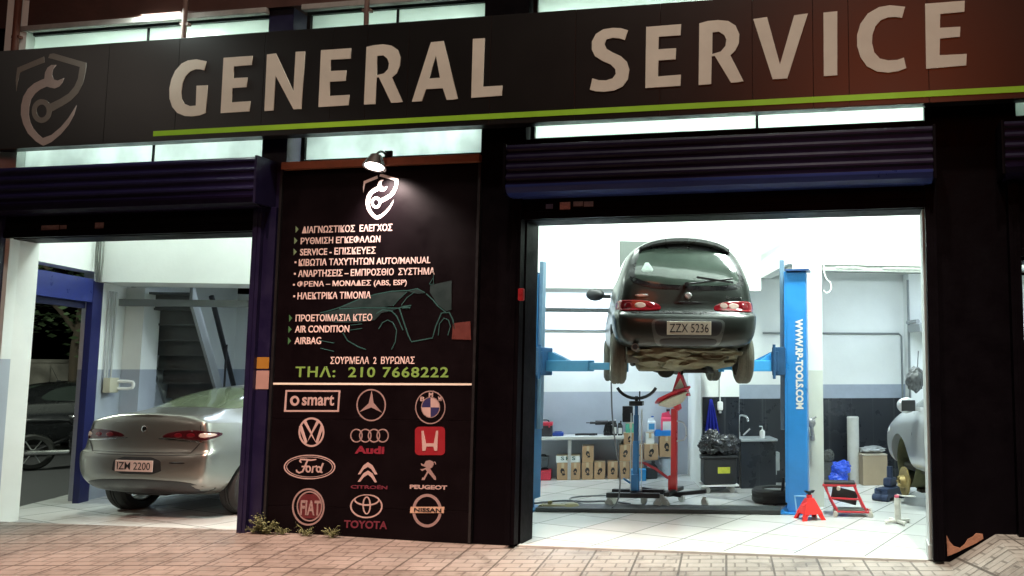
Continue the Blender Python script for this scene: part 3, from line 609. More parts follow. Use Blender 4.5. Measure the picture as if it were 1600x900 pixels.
# lamp over the panel
p=at(586,255,-.26); L0=Vector((p.x,-.26,p.z))
wl=thing('wall_lamp','lit black cone lamp over the service panel','lamp',(L0.x,-.03,L0.z))
tilt=Matrix.Translation(L0)@Matrix.Rotation(R(-14),4,'X')
b=MB(); b.lathe([(0,.085),(.055,.085),(.06,.08),(.115,-.045),(.112,-.045),(.055,.075),(0,.078)],28,tilt); obj('lamp_shade',b,M('shade_dark',(.03,.026,.024),.4,.3),wl,True)
b=MB(); b.tube([(L0.x,-.03,L0.z+.13),(L0.x,-.16,L0.z+.16),L0+Vector((0,0,.08))],.012,8,2); b.b6(L0.x-.04,L0.x+.04,-.035,-.002,L0.z+.06,L0.z+.19,.006); obj('bracket',b,DARK,wl,True)
b=MB(); b.lathe([(0,-.02),(.05,-.024),(.092,-.036),(.09,-.040),(.0,-.05)],24,tilt); obj('bulb',b,M('lamp_glow',(1,.9,.85),.5,emit=(1,.86,.80),es=14),wl,True)
lamp('panel_lamp','SPOT',L0+Vector((0,-.0,-.07)),190,(1,.80,.74),L0+Vector((.10,.26,-.62)),.04,spot_size=R(112),spot_blend=.75)
# weeds along the foot of the panel
WEED=M('weed_leaf',(.17,.20,.09),.7,0,.5,20); 
def weed(label,px,py,h,n):
    p=at(px,py,-.09); b=MB()
    for i in range(n):
        a=random.uniform(0,2*PI); l=h*random.uniform(.5,1.1); tip=Vector((math.cos(a)*l*.8,math.sin(a)*l*.35-.02,l*random.uniform(.35,1)))
        b.tube([(0,0,0),tip*.55+Vector((0,0,.02)),tip],.0022,5)
        for k in range(14):
            c=tip*random.uniform(.3,1.05)+Vector((random.gauss(0,.012),random.gauss(0,.012),random.gauss(0,.01))); s=h*random.uniform(.07,.14); q=Matrix.Rotation(random.uniform(0,6.28),4,'Z')@Matrix.Rotation(random.uniform(-.9,.9),4,'X')
            vs=[b.b.verts.new(c+q@Vector(v)*s) for v in ((-.5,0,0),(0,-.42,.08),(.7,0,0),(0,.42,.08))]; b.b.faces.new(vs)
    return solo('weed',b,WEED,label,'plant',(p.x,-.10,pz(p.x,-.1)),0,'weeds at the foot of the panel')
weed('small green weed at the foot of the blue pillar, leftmost of the row',396,838,.10,16)
weed('tallest green weed at the foot of the black panel',415,838,.20,34)
weed('low green weed under the round ringed badge of the panel',443,838,.10,20)
weed('low weed under the gap between the ringed badge and the three ovals',480,838,.11,18)
weed('weed right of centre under the three ovals emblem',520,838,.13,20)

# ================================================================== CARS
def loft(stations,cuts=(),level=2,name='body',crease={}):
    b=bmesh.new(); rings=[]; n=len(stations[0])
    for st_ in stations:
        r=[b.verts.new(p) for p in st_]; l=[b.verts.new((-p[0],p[1],p[2])) for p in st_[1:-1]]
        rings.append((r,l))
    def full(k): r,l=rings[k]; return r+l[::-1]
    for i in range(len(rings)-1):
        a,c=full(i),full(i+1); m=len(a)
        for k in range(m): b.faces.new((a[k],a[(k+1)%m],c[(k+1)%m],c[k]))
    cl=b.edges.layers.float.new('crease_edge')
    for i in range(len(rings)-1):
        for j,cv in crease.items():
            for q in (0,1):
                e=b.edges.get((rings[i][q][j-q],rings[i+1][q][j-q]))
                if e: e[cl]=cv
    for k,fl in ((0,False),(len(rings)-1,True)):
        r,l=rings[k]
        for i in range(n-1):
            if i==0: f=[r[0],r[1],l[0]]
            elif i==n-2: f=[r[i],r[i+1],l[i-1]]
            else: f=[r[i],r[i+1],l[i],l[i-1]]
            b.faces.new(f[::-1] if fl else f)
    bmesh.ops.recalc_face_normals(b,faces=b.faces[:]); me=bpy.data.meshes.new(name); b.to_mesh(me); b.free()
    o=bpy.data.objects.new('tmp',me); COL.objects.link(o)
    s=o.modifiers.new('s','SUBSURF'); s.levels=level; s.render_levels=level; tmp=[]
    for cb in cuts:
        cm=cb.mesh('cut',BLACK,False); co=bpy.data.objects.new('cut',cm); COL.objects.link(co); tmp.append(co)
        m=o.modifiers.new('b','BOOLEAN'); m.operation='DIFFERENCE'; m.solver='EXACT'; m.object=co
    bpy.context.view_layer.update()
    out=bpy.data.meshes.new_from_object(o.evaluated_get(bpy.context.evaluated_depsgraph_get())); out.name=name
    for x in [o]+tmp: bpy.data.objects.remove(x)
    out.materials.clear(); out.polygons.foreach_set('use_smooth',[True]*len(out.polygons)); out.set_sharp_from_angle(angle=R(38)); 
    out.polygons.foreach_set('material_index',[0]*len(out.polygons)); return out
def bvh_of(me): return BVHTree.FromPolygons([v.co.copy() for v in me.vertices],[tuple(p.vertices) for p in me.polygons])
def resample(pts,n):
    P=[Vector(p) for p in pts]+[Vector(pts[0])]; L=[0]
    for a,b in zip(P,P[1:]): L.append(L[-1]+(b-a).length)
    out=[]
    for k in range(n):
        t=L[-1]*k/n; i=max(j for j in range(len(L)-1) if L[j]<=t+1e-9); f=(t-L[i])/max(1e-9,L[i+1]-L[i]); out.append(P[i].lerp(P[i+1],f))
    return out
def chaikin(pts,it=2):
    P=[Vector(p) for p in pts]
    for _ in range(it):
        Q=[]
        for a,b in zip(P,P[1:]+P[:1]): Q+=[a*.8+b*.2,a*.2+b*.8]
        P=Q
    return P
def decal(bvh,outline,frame,off=.004,thick=.01,n=56,rings=9,sm=2,flip=False):
    # shape given in the 2D plane of 'frame' (origin, x axis, y axis, direction), laid onto the body with its own thickness
    o,ax,ay,d=[Vector(q) for q in frame]
    pts=resample(chaikin(outline,sm) if sm else outline,n); c=sum(pts,Vector((0,0)))/len(pts); mb=MB(); prev=None
    def hit(p,e):
        q=o+ax*p.x+ay*p.y; h=bvh.ray_cast(q,d)
        if h[0] is None: h=bvh.find_nearest(q+d*2)
        nn=h[1] if h[1].dot(d)<0 else -h[1]
        return h[0]+nn*e
    cen=mb.b.verts.new(hit(c,off))
    for k in range(1,rings+2):
        t=min(1,k/rings); e=off if k<=rings else off-thick
        ring=[mb.b.verts.new(hit(c+(p-c)*t,e if k<rings else (off*.6 if k==rings else e))) for p in pts]
        for i in range(n):
            j=(i+1)%n
            if prev is None: mb.b.faces.new((cen,ring[i],ring[j]))
            else: mb.b.faces.new((prev[i],ring[i],ring[j],prev[j]))
        prev=ring
    return mb
def wheel_mb(r,w,rim):
    t=MB(); t.lathe([(rim,-w*.42),(rim+.01,-w*.5),(r-.045,-w*.5),(r-.012,-w*.40),(r,-w*.28),(r,-w*.10),(r-.008,-w*.09),(r-.008,-w*.05),(r,-w*.04),(r,w*.04),(r-.008,w*.05),(r-.008,w*.09),(r,w*.10),(r,w*.28),(r-.012,w*.40),(r-.045,w*.5),(rim+.01,w*.5),(rim,w*.42)],36,Matrix.Rotation(PI/2,4,'Y'))
    return t
def rim_mb(rim,w,sp=5,s=1):
    b=MB(); M4=Matrix.Rotation(PI/2*s,4,'Y')
    b.lathe([(rim+.004,-w*.42),(rim-.012,-w*.36),(rim-.02,w*.30),(rim+.003,w*.44),(rim-.008,w*.46),(rim-.03,w*.30),(rim-.03,w*.2)],32,M4)
    b.lathe([(0,w*.36),(.05,w*.36),(.065,w*.25),(.065,w*.1),(0,w*.1)],20,M4)
    for k in range(sp):
        a=2*PI*k/sp; b.box((w*.26*s,math.cos(a)*rim*.5,math.sin(a)*rim*.5),(.03,.075,rim*.95),.008,Matrix.Rotation(-(a-PI/2)+PI/2 if False else (a-PI/2)+0,4,'X'))
    return b
def add_wheel(root,x,y,z,r,w,rim,side,matr,matt=None,sp=5):
    t=obj('wheel',wheel_mb(r,w,rim),matt or RUBBER,root); t.location=(x,y,z)
    q=obj('rim',rim_mb(rim,w,sp,side),matr,t); return t
GLASS=M('car_glass',(.05,.068,.056),.10,0,.25,4,spec=.9,coat=.6,vr=.02)
GLASSD=M('dark_glass',(.035,.045,.04),.07,0,.2,4,spec=.8,coat=.5,vr=.02)
LENS=M('tail_lens',(.22,.008,.014),.15,0,.15,14,coat=.8); LENSW=M('clear_lens',(.62,.48,.42),.15,0,.12,14,coat=.8)
PLATE=M('plate_white',(.58,.55,.45),.5,0,.08,14)
def plate(root,s,x,z,w,h,y,mat,tilt=0,yaw=0):
    o=obj('number_plate',MB().box((0,0,0),(w,.008,h),.006),mat,root); o.location=(x,y,z); o.rotation_euler=(tilt,0,yaw)
    me=fit_text(s,-w*.44,w*.44,-h*.33,h*.33,.003,.002); me.transform(Matrix.Translation((0,-.0055,0))@Matrix.Rotation(PI/2,4,'X')); me.materials.clear(); me.materials.append(INK)
    obj('plate_text',me,INK,o); return o
REAR=lambda z0=0:((0,-1.2,0),(1,0,0),(0,0,1),(0,1,0))
RIGHT=((2.5,0,0),(0,1,0),(0,0,1),(-1,0,0)); LEFT=((-2.5,0,0),(0,1,0),(0,0,1),(1,0,0))

# ---- small hatchback on the lift
def hatch_stations():
    X=[[0,.42,.60,.665,.672,.64,.61,.55,.465,.25,0],[0,.45,.67,.738,.742,.715,.69,.62,.52,.28,0],[0,.48,.70,.75,.752,.74,.72,.645,.535,.28,0]]
    z0=[.29,.29,.31,.45,.61,.655,.93,1.15,1.35,1.405,1.415]
    y0=[.13,.10,.05,.0,.01,.10,.125,.235,.385,.365,.36]
    S=[[(x,y,z) for x,y,z in zip(X[0],y0,z0)]]
    S.append([(x,y+.10,z) for x,y,z in zip(X[1],[.12,.1,.06,.03,.04,.10,.12,.23,.39,.40,.40],[.28,.28,.30,.45,.615,.66,.93,1.155,1.375,1.425,1.435])])
    S.append([(x,.78,z) for x,z in zip(X[2],[.26,.26,.28,.45,.62,.68,.93,1.17,1.40,1.445,1.455])])
    S.append([(x,1.45,z) for x,z in zip(X[2],[.25,.25,.27,.44,.62,.68,.93,1.17,1.405,1.455,1.465])])
    S.append([(x,1.85,z) for x,z in zip([0,.48,.70,.75,.752,.74,.71,.63,.53,.28,0],[.25,.25,.27,.44,.62,.68,.92,1.15,1.37,1.42,1.43])])
    S.append([(x,2.42,z) for x,z in zip([0,.48,.70,.75,.752,.74,.70,.64,.54,.3,0],[.25,.25,.27,.44,.62,.68,.88,.95,.98,1.0,1.01])])
    S.append([(x,2.95,z) for x,z in zip([0,.48,.69,.735,.735,.72,.67,.60,.5,.28,0],[.25,.25,.27,.42,.58,.64,.77,.82,.85,.865,.87])])
    S.append([(x,y,z) for x,y,z in zip([0,.42,.60,.64,.64,.62,.58,.52,.44,.25,0],[3.25,3.26,3.26,3.26,3.26,3.24,3.2,3.18,3.17,3.18,3.18],[.26,.26,.29,.42,.55,.60,.68,.71,.735,.745,.75])])
    return S
def arch(y,z,r,x0=.45,x1=1.2):
    b=MB(); b.cyl((x0,y,z),(x1,y,z),r,seg=32); b.cyl((-x0,y,z),(-x1,y,z),r,seg=32); return b
def shut_line(bv,pts,off,name,mat,root,frame,w=.008):
    b=MB(); q=[]
    for p in pts:
        h=bv.ray_cast(Vector(frame[0])+Vector(frame[1])*p[0]+Vector(frame[2])*p[1],Vector(frame[3]))
        if h[0] is not None: q.append(h[0]+h[1]*off)
    if len(q)>1: b.tube(q,w/2,6); obj(name,b,mat,root)
    else: b.b.free()
CY=R(19); zc=1.665
hb=thing('small_hatchback','dark green small hatchback raised high on the blue lift, seen from behind','car',(-1.76,.74,zc),CY); hb.scale=(1.055,1.0,1.045); bpy.context.view_layer.update()
HP=M('dark_green_paint',(.021,.027,.023),.36,.25,.2,3,coat=.35,vr=.0)
body=loft(hatch_stations(),crease={5:.5,4:.5},cuts=[arch(.62,.24,.31),arch(2.72,.24,.31)])
bv=bvh_of(body); body.materials.append(HP); obj('body',body,HP,hb)
zx=lambda X:(X-485)/484; zzf=lambda Yz:.64-(Yz-470)/500
def zp(pts): return [(zx(a),zzf(c)) for a,c in pts]
RF=REAR()
TRIM=M('window_trim',(.010,.010,.011),.3,0,.1,8,coat=.4)
obj('window_seal',decal(bv,zp([(250,108),(480,104),(712,120),(745,170),(775,280),(778,318),(735,348),(600,352),(485,352),(320,345),(215,318),(200,270),(222,170)]),RF,.004,.012),TRIM,hb)
gl=obj('rear_window',decal(bv,zp([(270,128),(480,124),(690,141),(715,185),(748,272),(750,302),(725,322),(600,330),(485,330),(330,322),(240,298),(228,270),(245,190)]),RF,.009,.012),GLASS,hb)
obj('reflector_triangle',decal(bv,zp([(290,190),(335,262),(252,266)]),RF,.0115,.006,30,4,1),M('triangle_pale',(.34,.42,.38),.3,0,.2,20,coat=.5),gl)
obj('window_reflection',MB().box((0,0,0),(.001,.001,.001)),GLASS,gl) if False else None
b=MB(); rr=[]
for k in range(-8,9):
    u=k/8; x=.475*u; zt=1.452-.075*u*u-.03*u**6; yb=.30+.05*u*u
    rr.append([b.b.verts.new(q) for q in ((x,yb+.02,zt-.065),(x,yb,zt-.045),(x,yb+.005,zt-.012),(x,yb+.06,zt+.004),(x,yb+.30,zt+.006),(x,yb+.30,zt-.06))])
for a_,c_ in zip(rr,rr[1:]):
    for k in range(6): b.b.faces.new((a_[k],a_[(k+1)%6],c_[(k+1)%6],c_[k]))
b.b.faces.new(rr[0]); b.b.faces.new(rr[-1][::-1]); obj('roof_spoiler',b,TRIM,hb)
tl=[(143,408),(220,406),(300,412),(345,428),(357,445),(350,460),(250,463),(145,463)]
for sx in (0,1):
    o=zp(tl); o=[(-a,c) for a,c in o][::-1] if sx else o
    t=obj('taillight',decal(bv,o,RF,.012,.02,sm=2),LENS,hb)
    for cx,wx,mm in ((255,30,LENSW),(305,22,LENSW if sx else LENS),(200,20,LENS)):
        e=zp(ell(cx,434,wx,17,18)); e=[(-a,c) for a,c in e][::-1] if sx else e
        obj('reflector',decal(bv,e,RF,.0155,.008,24,4,0),mm,t)
obj('bumper_gap',decal(bv,zp([(140,462),(485,464),(828,462),(828,474),(485,477),(140,474)]),RF,.003,.01,80,5,1),TRIM,hb)
obj('plate_surround',decal(bv,zp([(308,502),(485,503),(664,502),(664,550),(640,646),(485,646),(330,646),(308,550)]),RF,.005,.012),M('bumper_edge',(.09,.10,.095),.35,.2,.2,10),hb)
obj('plate_recess',decal(bv,zp([(322,510),(485,511),(651,510),(651,550),(630,592),(485,592),(340,592),(322,550)]),RF,.0085,.012),BLK_P,hb)
obj('bumper_grille',decal(bv,zp([(342,600),(485,600),(630,600),(622,636),(485,637),(350,636)]),RF,.0085,.012),BLK_P,hb)
plate(hb,'ZZX 5236',zx(487),zzf(550),.445,.135,-.012,PLATE,0)
obj('badge',decal(bv,zp(ell(490,382,17,17,24)),RF,.009,.01,28,4,0),STEEL,hb)
obj('handle_strip',decal(bv,zp([(420,412),(560,412),(560,424),(420,424)]),RF,.005,.008,30,4,1),TRIM,hb)
def body_text(s,cx,cz,wd,h,y,mat,root,shear=.2):
    me=fit_text(s,-wd/2,wd/2,-h/2,h/2,.01,.003,shear); me.transform(Matrix.Translation((cx,y,cz))@Matrix.Rotation(PI/2,4,'X'))
    for v in me.vertices:
        hh=bv.ray_cast(Vector((v.co.x,-1,v.co.z)),Vector((0,1,0)))
        if hh[0] is not None: v.co.y=hh[0].y-.004+(v.co.y-y)
    me.materials.clear(); me.materials.append(mat); return obj('script_badge',me,mat,root)
body_text('Seicento',zx(717),zzf(388),.17,.035,0,CHROME,hb)
obj('trim_badge',decal(bv,zp([(230,376),(295,376),(295,388),(230,388)]),RF,.006,.008,24,4,1),STEEL,hb)
wp=MB(); wp.tube([(zx(480),.085,zzf(322)),(zx(520),.075,zzf(318)),(zx(710),.10,zzf(290))],.010,6); wp.box((zx(620),.082,zzf(300)),(.38,.012,.02),0,Matrix.Rotation(R(7.5),4,'Y')@Matrix.Identity(4)) ; wp.cyl((zx(480),.16,zzf(324)),(zx(480),.07,zzf(324)),.022); obj('rear_wiper',wp,BLK_P,hb)
for fr,nm in ((RIGHT,1),(LEFT,0)):
    obj('side_window',decal(bv,[(.48,.98),(.62,1.30),(1.35,1.34),(1.40,.98)],fr,.005,.012),GLASSD,hb); obj('side_window',decal(bv,[(1.48,.98),(1.46,1.33),(1.78,1.31),(2.22,1.0),(2.22,.97)],fr,.005,.012),GLASSD,hb)
    shut_line(bv,[(1.44,.34),(1.44,.6),(1.44,.95)],.001,'door_line',TRIM,hb,fr)
mrr=MB(); mrr.blob((-.885,2.02,.97),(.11,.06,.075),.05,2,1); mrr.b6(-.80,-.70,2.0,2.05,.93,.97); obj('wing_mirror',mrr,BLK_P,hb)
mrr=MB(); mrr.blob((.885,2.02,.97),(.11,.06,.075),.05,2,1); mrr.b6(.70,.80,2.0,2.05,.93,.97); obj('wing_mirror',mrr,BLK_P,hb)
bn=MB(); bn.box((0,0,0),(1.12,.80,.03),.012); o=obj('bonnet',bn,M('bonnet_under',(.07,.085,.075),.6,0,.2,8),hb); o.location=(-.02,2.40,1.33); o.rotation_euler=(R(72),0,0)
# underside: floor, sills, silencer, axle, springs, tank
OLV=M('dusty_underside',(.15,.138,.085),.8,.1,.6,7,.5,30); DIRT=M('oily_underside',(.07,.065,.05),.7,.3,.5,12,.5,40)
b=MB(); b.box((0,1.35,.235),(1.20,2.2,.05),.02); b.blob((-.22,.36,.245),(.33,.24,.085),.35,2.2,4,3); b.blob((.28,.42,.235),(.30,.24,.10),.35,2.2,6,3); b.blob((.02,.30,.27),(.5,.14,.06),.3,2.5,9,3); b.blob((.12,.48,.16),(.44,.30,.11),.3,3,5); b.box((-.05,1.0,.14),(.80,.46,.18),.06); b.blob((-.3,.36,.20),(.25,.2,.1),.4,4,8); b.box((.0,1.7,.19),(.22,1.3,.08),.03); obj('floor_pan',b,OLV,hb)
b=MB(); b.cyl((-.60,.34,.215),(.05,.42,.215),.085,seg=20); b.tube([(.05,.42,.215),(.25,.5,.2),(.22,1.0,.17),(.1,1.6,.18)],.026,10,2); obj('silencer',b,DIRT,hb)
b=MB(); b.tube([(-.45,.30,.26),(-.53,.15,.29),(-.53,-.015,.29)],.034,16,1); q_=obj('exhaust_pipe',b,M('exhaust_steel',(.25,.23,.20),.5,.7,.3,12),hb); b=MB(); b.cyl((-.53,-.005,.29),(-.53,-.0175,.29),.026); obj('pipe_mouth',b,INK,q_)
b=MB(); b.cyl((-.62,.66,.185),(.62,.66,.185),.033); 
for sx in (-1,1):
    b.box((sx*.52,.86,.19),(.10,.46,.08),.025); b.cyl((sx*.46,.80,.2),(sx*.46,.80,.36),.055); b.tube([(sx*.5,.60,.18),(sx*.5,.50,.5)],.022,8); b.cyl((sx*.62,.64,.20),(sx*.70,.62,.20),.10)
obj('rear_axle',b,DIRT,hb)
b=MB(); b.blob((.08,2.45,.15),(.34,.30,.14),.35,3,3); b.cyl((.0,2.2,.06),(.0,2.4,.06),.10); b.tube([(.2,2.0,.16),(.35,2.2,.08),(.55,2.6,.14)],.03,8,2); b.box((-.25,2.2,.10),(.2,.3,.12),.03); obj('engine_sump',b,DIRT,hb)
b=MB(); rs=random.Random(3)
for k in range(9):
    x=rs.uniform(-.5,.5); y=rs.uniform(.2,1.6); b.tube([(x,y,.20),(x+rs.uniform(-.2,.2),y+.15,.10),(x+rs.uniform(-.35,.35),y+.4,.18)],rs.uniform(.010,.022),7,2)
b.box((0,.9,.19),(.9,1.3,.03),.01); obj('brake_pipes',b,M('black_grime',(.03,.03,.027),.6,.2,.4,15),hb); b=MB(); b.cyl((.18,.45,.05),(.18,.45,.2),.13); b.cyl((.16,.42,.03),(.16,.42,.06),.16); obj('spare_wheel_well',b,M('black_grime',(.03,.03,.027),.6,.2,.4,15),hb)
TYR=M('dusty_tyre',(.10,.098,.075),.85,0,.4,14,.4,60)
RIMG=M('rim_grey',(.35,.35,.34),.4,.7,.15,10)
for sx in (-1,1):
    add_wheel(hb,sx*.665,.62,.185,.272,.165,.17,sx,RIMG,TYR); add_wheel(hb,sx*.665,2.72,.185,.272,.165,.17,sx,RIMG,TYR)

# ---- silver saloon in the left bay
def saloon_stations():
    D=[([0,.5,.70,.79,.80,.775,.70,.52,.40,.2,0],[.17,.13,.08,.01,.02,.075,.095,.12,.12,.12,.12],[.31,.32,.36,.48,.675,.715,1.00,1.055,1.075,1.09,1.095]),
       ([0,.55,.76,.85,.862,.84,.775,.58,.46,.23,0],[.22,.18,.14,.08,.09,.13,.14,.16,.165,.17,.17],[.28,.29,.33,.47,.685,.725,1.015,1.07,1.09,1.105,1.11]),
       ([0,.6,.79,.875,.885,.87,.80,.62,.5,.25,0],[.30,.26,.22,.20,.21,.24,.24,.26,.27,.28,.28],[.25,.26,.31,.46,.67,.75,.995,1.07,1.095,1.11,1.115]),
       ([0,.62,.85,.905,.912,.905,.855,.66,.54,.28,0],[.64]*11,[.2,.2,.24,.45,.69,.80,.985,1.075,1.105,1.125,1.13]),
       ([0,.62,.86,.912,.915,.91,.87,.70,.57,.3,0],[1.05]*11,[.2,.2,.24,.45,.69,.80,.97,1.14,1.245,1.28,1.285]),
       ([0,.62,.86,.912,.915,.91,.875,.72,.58,.3,0],[1.58]*11,[.2,.2,.24,.45,.69,.80,.96,1.20,1.355,1.395,1.405]),
       ([0,.62,.86,.912,.915,.91,.875,.74,.60,.3,0],[2.5]*11,[.2,.2,.24,.45,.69,.80,.95,1.20,1.38,1.42,1.43]),
       ([0,.62,.86,.912,.915,.91,.87,.72,.58,.3,0],[2.95]*11,[.2,.2,.24,.45,.69,.80,.94,1.15,1.29,1.33,1.34]),
       ([0,.62,.86,.91,.915,.905,.86,.72,.6,.3,0],[3.6]*11,[.2,.2,.24,.45,.69,.78,.90,.96,.985,1.0,1.005]),
       ([0,.6,.84,.89,.89,.87,.78,.66,.54,.28,0],[4.25]*11,[.2,.2,.25,.42,.60,.67,.78,.82,.84,.85,.855]),
       ([0,.5,.64,.70,.70,.68,.60,.5,.4,.2,0],[4.64,4.65,4.65,4.66,4.65,4.63,4.6,4.58,4.57,4.57,4.57],[.22,.23,.28,.42,.55,.60,.66,.685,.70,.705,.71])]
    return [[(x,y,z+.10*min(z,1.0)) for x,y,z in zip(*d)] for d in D]
SP=M('silver_paint',(.29,.29,.265),.30,.80,.02,4,coat=.35,vr=.0)
def saloon(label,loc,rz,paint,scale=1,text=None,simple=False):
    t=thing('saloon_car',label,'car',loc,rz)
    body=loft(saloon_stations(),[arch(.80,.33,.375,.55),arch(3.68,.33,.375,.55)],crease={6:.55,5:.5,4:.45}); bv=bvh_of(body); body.materials.append(paint); obj('body',body,paint,t)
    top=((0,0,3),(1,0,0),(0,1,0),(0,0,-1)); F=REAR()
    obj('rear_window',decal(bv,[(-.66,.70),(-.53,1.42),(0,1.50),(.53,1.42),(.66,.70),(0,.64)],top,.004,.012,sm=2),M('saloon_glass',(.13,.155,.10),.10,0,.25,3,coat=.5,vr=.02) if not simple else GLASSD,t)
    for fr in (RIGHT,LEFT):
        obj('side_window',decal(bv,[(1.30,1.12),(1.62,1.37),(2.25,1.43),(2.25,1.1)],fr,.004,.012),GLASSD,t); obj('side_window',decal(bv,[(2.33,1.1),(2.33,1.43),(2.75,1.40),(3.35,1.12),(3.35,1.08)],fr,.004,.012),GLASSD,t)
        shut_line(bv,[(1.45,1.0),(1.36,.8),(1.44,.5),(1.44,.3)],.001,'door_line',DARK,t,fr,.007)
    for sx in (1,-1):
        o=[(.25,.95),(.32,.985),(.46,1.01),(.64,1.025),(.78,1.01),(.838,.985),(.842,.935),(.78,.905),(.60,.915),(.40,.93),(.28,.938)]
        o=[(-a,c) for a,c in o][::-1] if sx<0 else o
        tl=obj('taillight',decal(bv,o,F,.008,.02,60,8,1),M('saloon_lens',(.05,.006,.009),.12,0,.2,14,coat=.9),t)
        for cx in (.46,.62,.77):
            obj('reflector',decal(bv,[(sx*(a),c) for a,c in ell(cx,.963,.06,.028,18)],F,.0105,.006,20,4,0),M('lens_deep',(.13,.008,.014),.15,0,.15,14,coat=.8) if cx<.7 else LENSW,tl)
        o=[(.20,.935),(.40,.923),(.60,.908),(.78,.897),(.84,.905),(.84,.893),(.78,.884),(.60,.895),(.40,.91),(.20,.922)]
        obj('light_trim',decal(bv,[(sx*a,c) for a,c in o],F,.007,.012,60,4,1),CHROME,t)
    # lid gap and bumper crease
    shut_line(bv,[(-.72,1.08),(-.74,.88),(-.66,.775),(-.3,.77),(0,.77),(.3,.77),(.66,.775),(.74,.88),(.72,1.08)],.000,'boot_line',DARK,t,F,.009)
    shut_line(bv,[(-.86,.79),(-.80,.76),(-.5,.745),(0,.74),(.5,.745),(.80,.76),(.86,.79)],.001,'bumper_line',DARK,t,F,.008)
    obj('diffuser',decal(bv,[(-.84,.36),(-.66,.455),(0,.475),(.66,.455),(.84,.36),(.6,.29),(0,.28),(-.6,.29)],F,.006,.02,60,8,1),BLK_P,t)
    obj('badge',decal(bv,ell(0,1.03,.036,.036,20),F,.008,.01,28,4,0),CHROME,t)
    if text:
        obj('plate_recess',decal(bv,[(-.33,.53),(-.31,.72),(.31,.72),(.33,.53)],F,.004,.012,48,6,1),BLK_P,t)
        plate(t,text,0,.625,.50,.125,-.012,M('plate_pink',(.62,.50,.46),.5,0,.08,14))
        obj('script_badge',decal(bv,[(.42,.655),(.62,.655),(.62,.672),(.42,.672)],F,.004,.006,30,4,1),DARK,t)
    b=MB(); b.box((0,2.3,.30),(1.2,3.4,.1),.04); b.box((-.2,.50,.30),(.6,.30,.12),.05); b.cyl((-.75,.80,.32),(.75,.80,.32),.05); obj('underside',b,M('underside_black',(.02,.02,.02),.8),t)
    for x,sx in ((-.79,-1),(.79,1)):
        for y in (.80,3.68): add_wheel(t,x,y,  .325,.335,.26,.215,sx,M('alloy_silver',(.5,.5,.5),.3,.8,.1,10),M('black_tyre',(.016,.016,.016),.7,0,.3,20,.3,60),7)
    b=MB(); b.tube([(.0,1.75,1.49),(-.0,1.62,1.78)],.005,6); b.box((0,1.75,1.50),(.04,.08,.025),.01); obj('aerial',b,BLK_P,t)
    for sx in (-1,1):
        b=MB(); b.blob((sx*.98,3.1,.98),(.10,.07,.075),.04,2,1); b.b6(sx*.86,sx*.94,3.07,3.13,.93,.97); obj('wing_mirror',b,paint,t)
    return t
saloon('silver saloon parked tail out in the left bay',(-8.05,.48,FZ-.01),R(-2),SP,1,'IZM 2200')
saloon('dark car parked in the night street beyond the left doorway',(-17.6,5.9,-.02),R(-35),M('street_car_black',(.012,.013,.014),.25,.2,.1,5,coat=.5),simple=True)

# ---- silver estate car with a wheel off, right-hand room
p=at(1419,752,3.1)
ec=thing('jacked_car','silver car at the right edge with its front wheel removed and hub showing','car',(0,0,0),R(17))
SPB=M('estate_silver',(.46,.48,.49),.3,.5,.02,4,coat=.6,vr=0)
def estate():
    D=saloon_stations(); out=[]
    for st_ in D:
        out.append([(x*1.02,y,z*.97+.20) for x,y,z in st_])
    # tall estate roof at the tail
    for i in range(0,6):
        out[i]=[(x if j<7 else [.74,.62,.32,0][j-7],y,z if j<7 else [1.42,1.64,1.69,1.7][j-7]) for j,(x,y,z) in enumerate(out[i])]
    return out
body=loft(estate(),[arch(.98,.31,.37,.55),arch(3.68,.53,.335,.5)]); bv2=bvh_of(body); body.materials.append(SPB); obj('body',body,SPB,ec)
b=MB()
b.lathe([(.335,-.14),(.33,.10),(.32,.10),(.30,-.12),(0,-.12)],40,Matrix.Translation((-.72,3.68,.53))@Matrix.Rotation(-PI/2,4,'Y')); obj('arch_liner',b,M('liner_olive',(.10,.10,.05),.85,0,.5,9,.5,30),ec)
b=MB(); b.lathe([(0,.03),(.04,.03),(.045,.06),(.07,.06),(.08,.0),(.18,.0),(.18,-.024),(.05,-.022),(.05,-.08),(0,-.08)],36,Matrix.Translation((-.86,3.68,.27))@Matrix.Rotation(-PI/2,4,'Y')); 
for k in range(5): b.cyl((-.86,3.68+.055*math.cos(k*1.2566),.27+.055*math.sin(k*1.2566)),(-.935,3.68+.055*math.cos(k*1.2566),.27+.055*math.sin(k*1.2566)),.008)
obj('brake_disc',b,M('rusty_gold',(.34,.26,.11),.5,.6,.4,12),ec)
b=MB(); b.box((-.78,3.80,.27),(.09,.12,.18),.02); b.tube([(-.70,3.62,.27),(-.65,3.60,.6)],.035,10); b.cyl((-.70,3.68,.22),(-.2,3.68,.22),.035); b.box((-.45,3.6,.17),(.5,.16,.05),.02); obj('suspension',b,DIRT,ec)
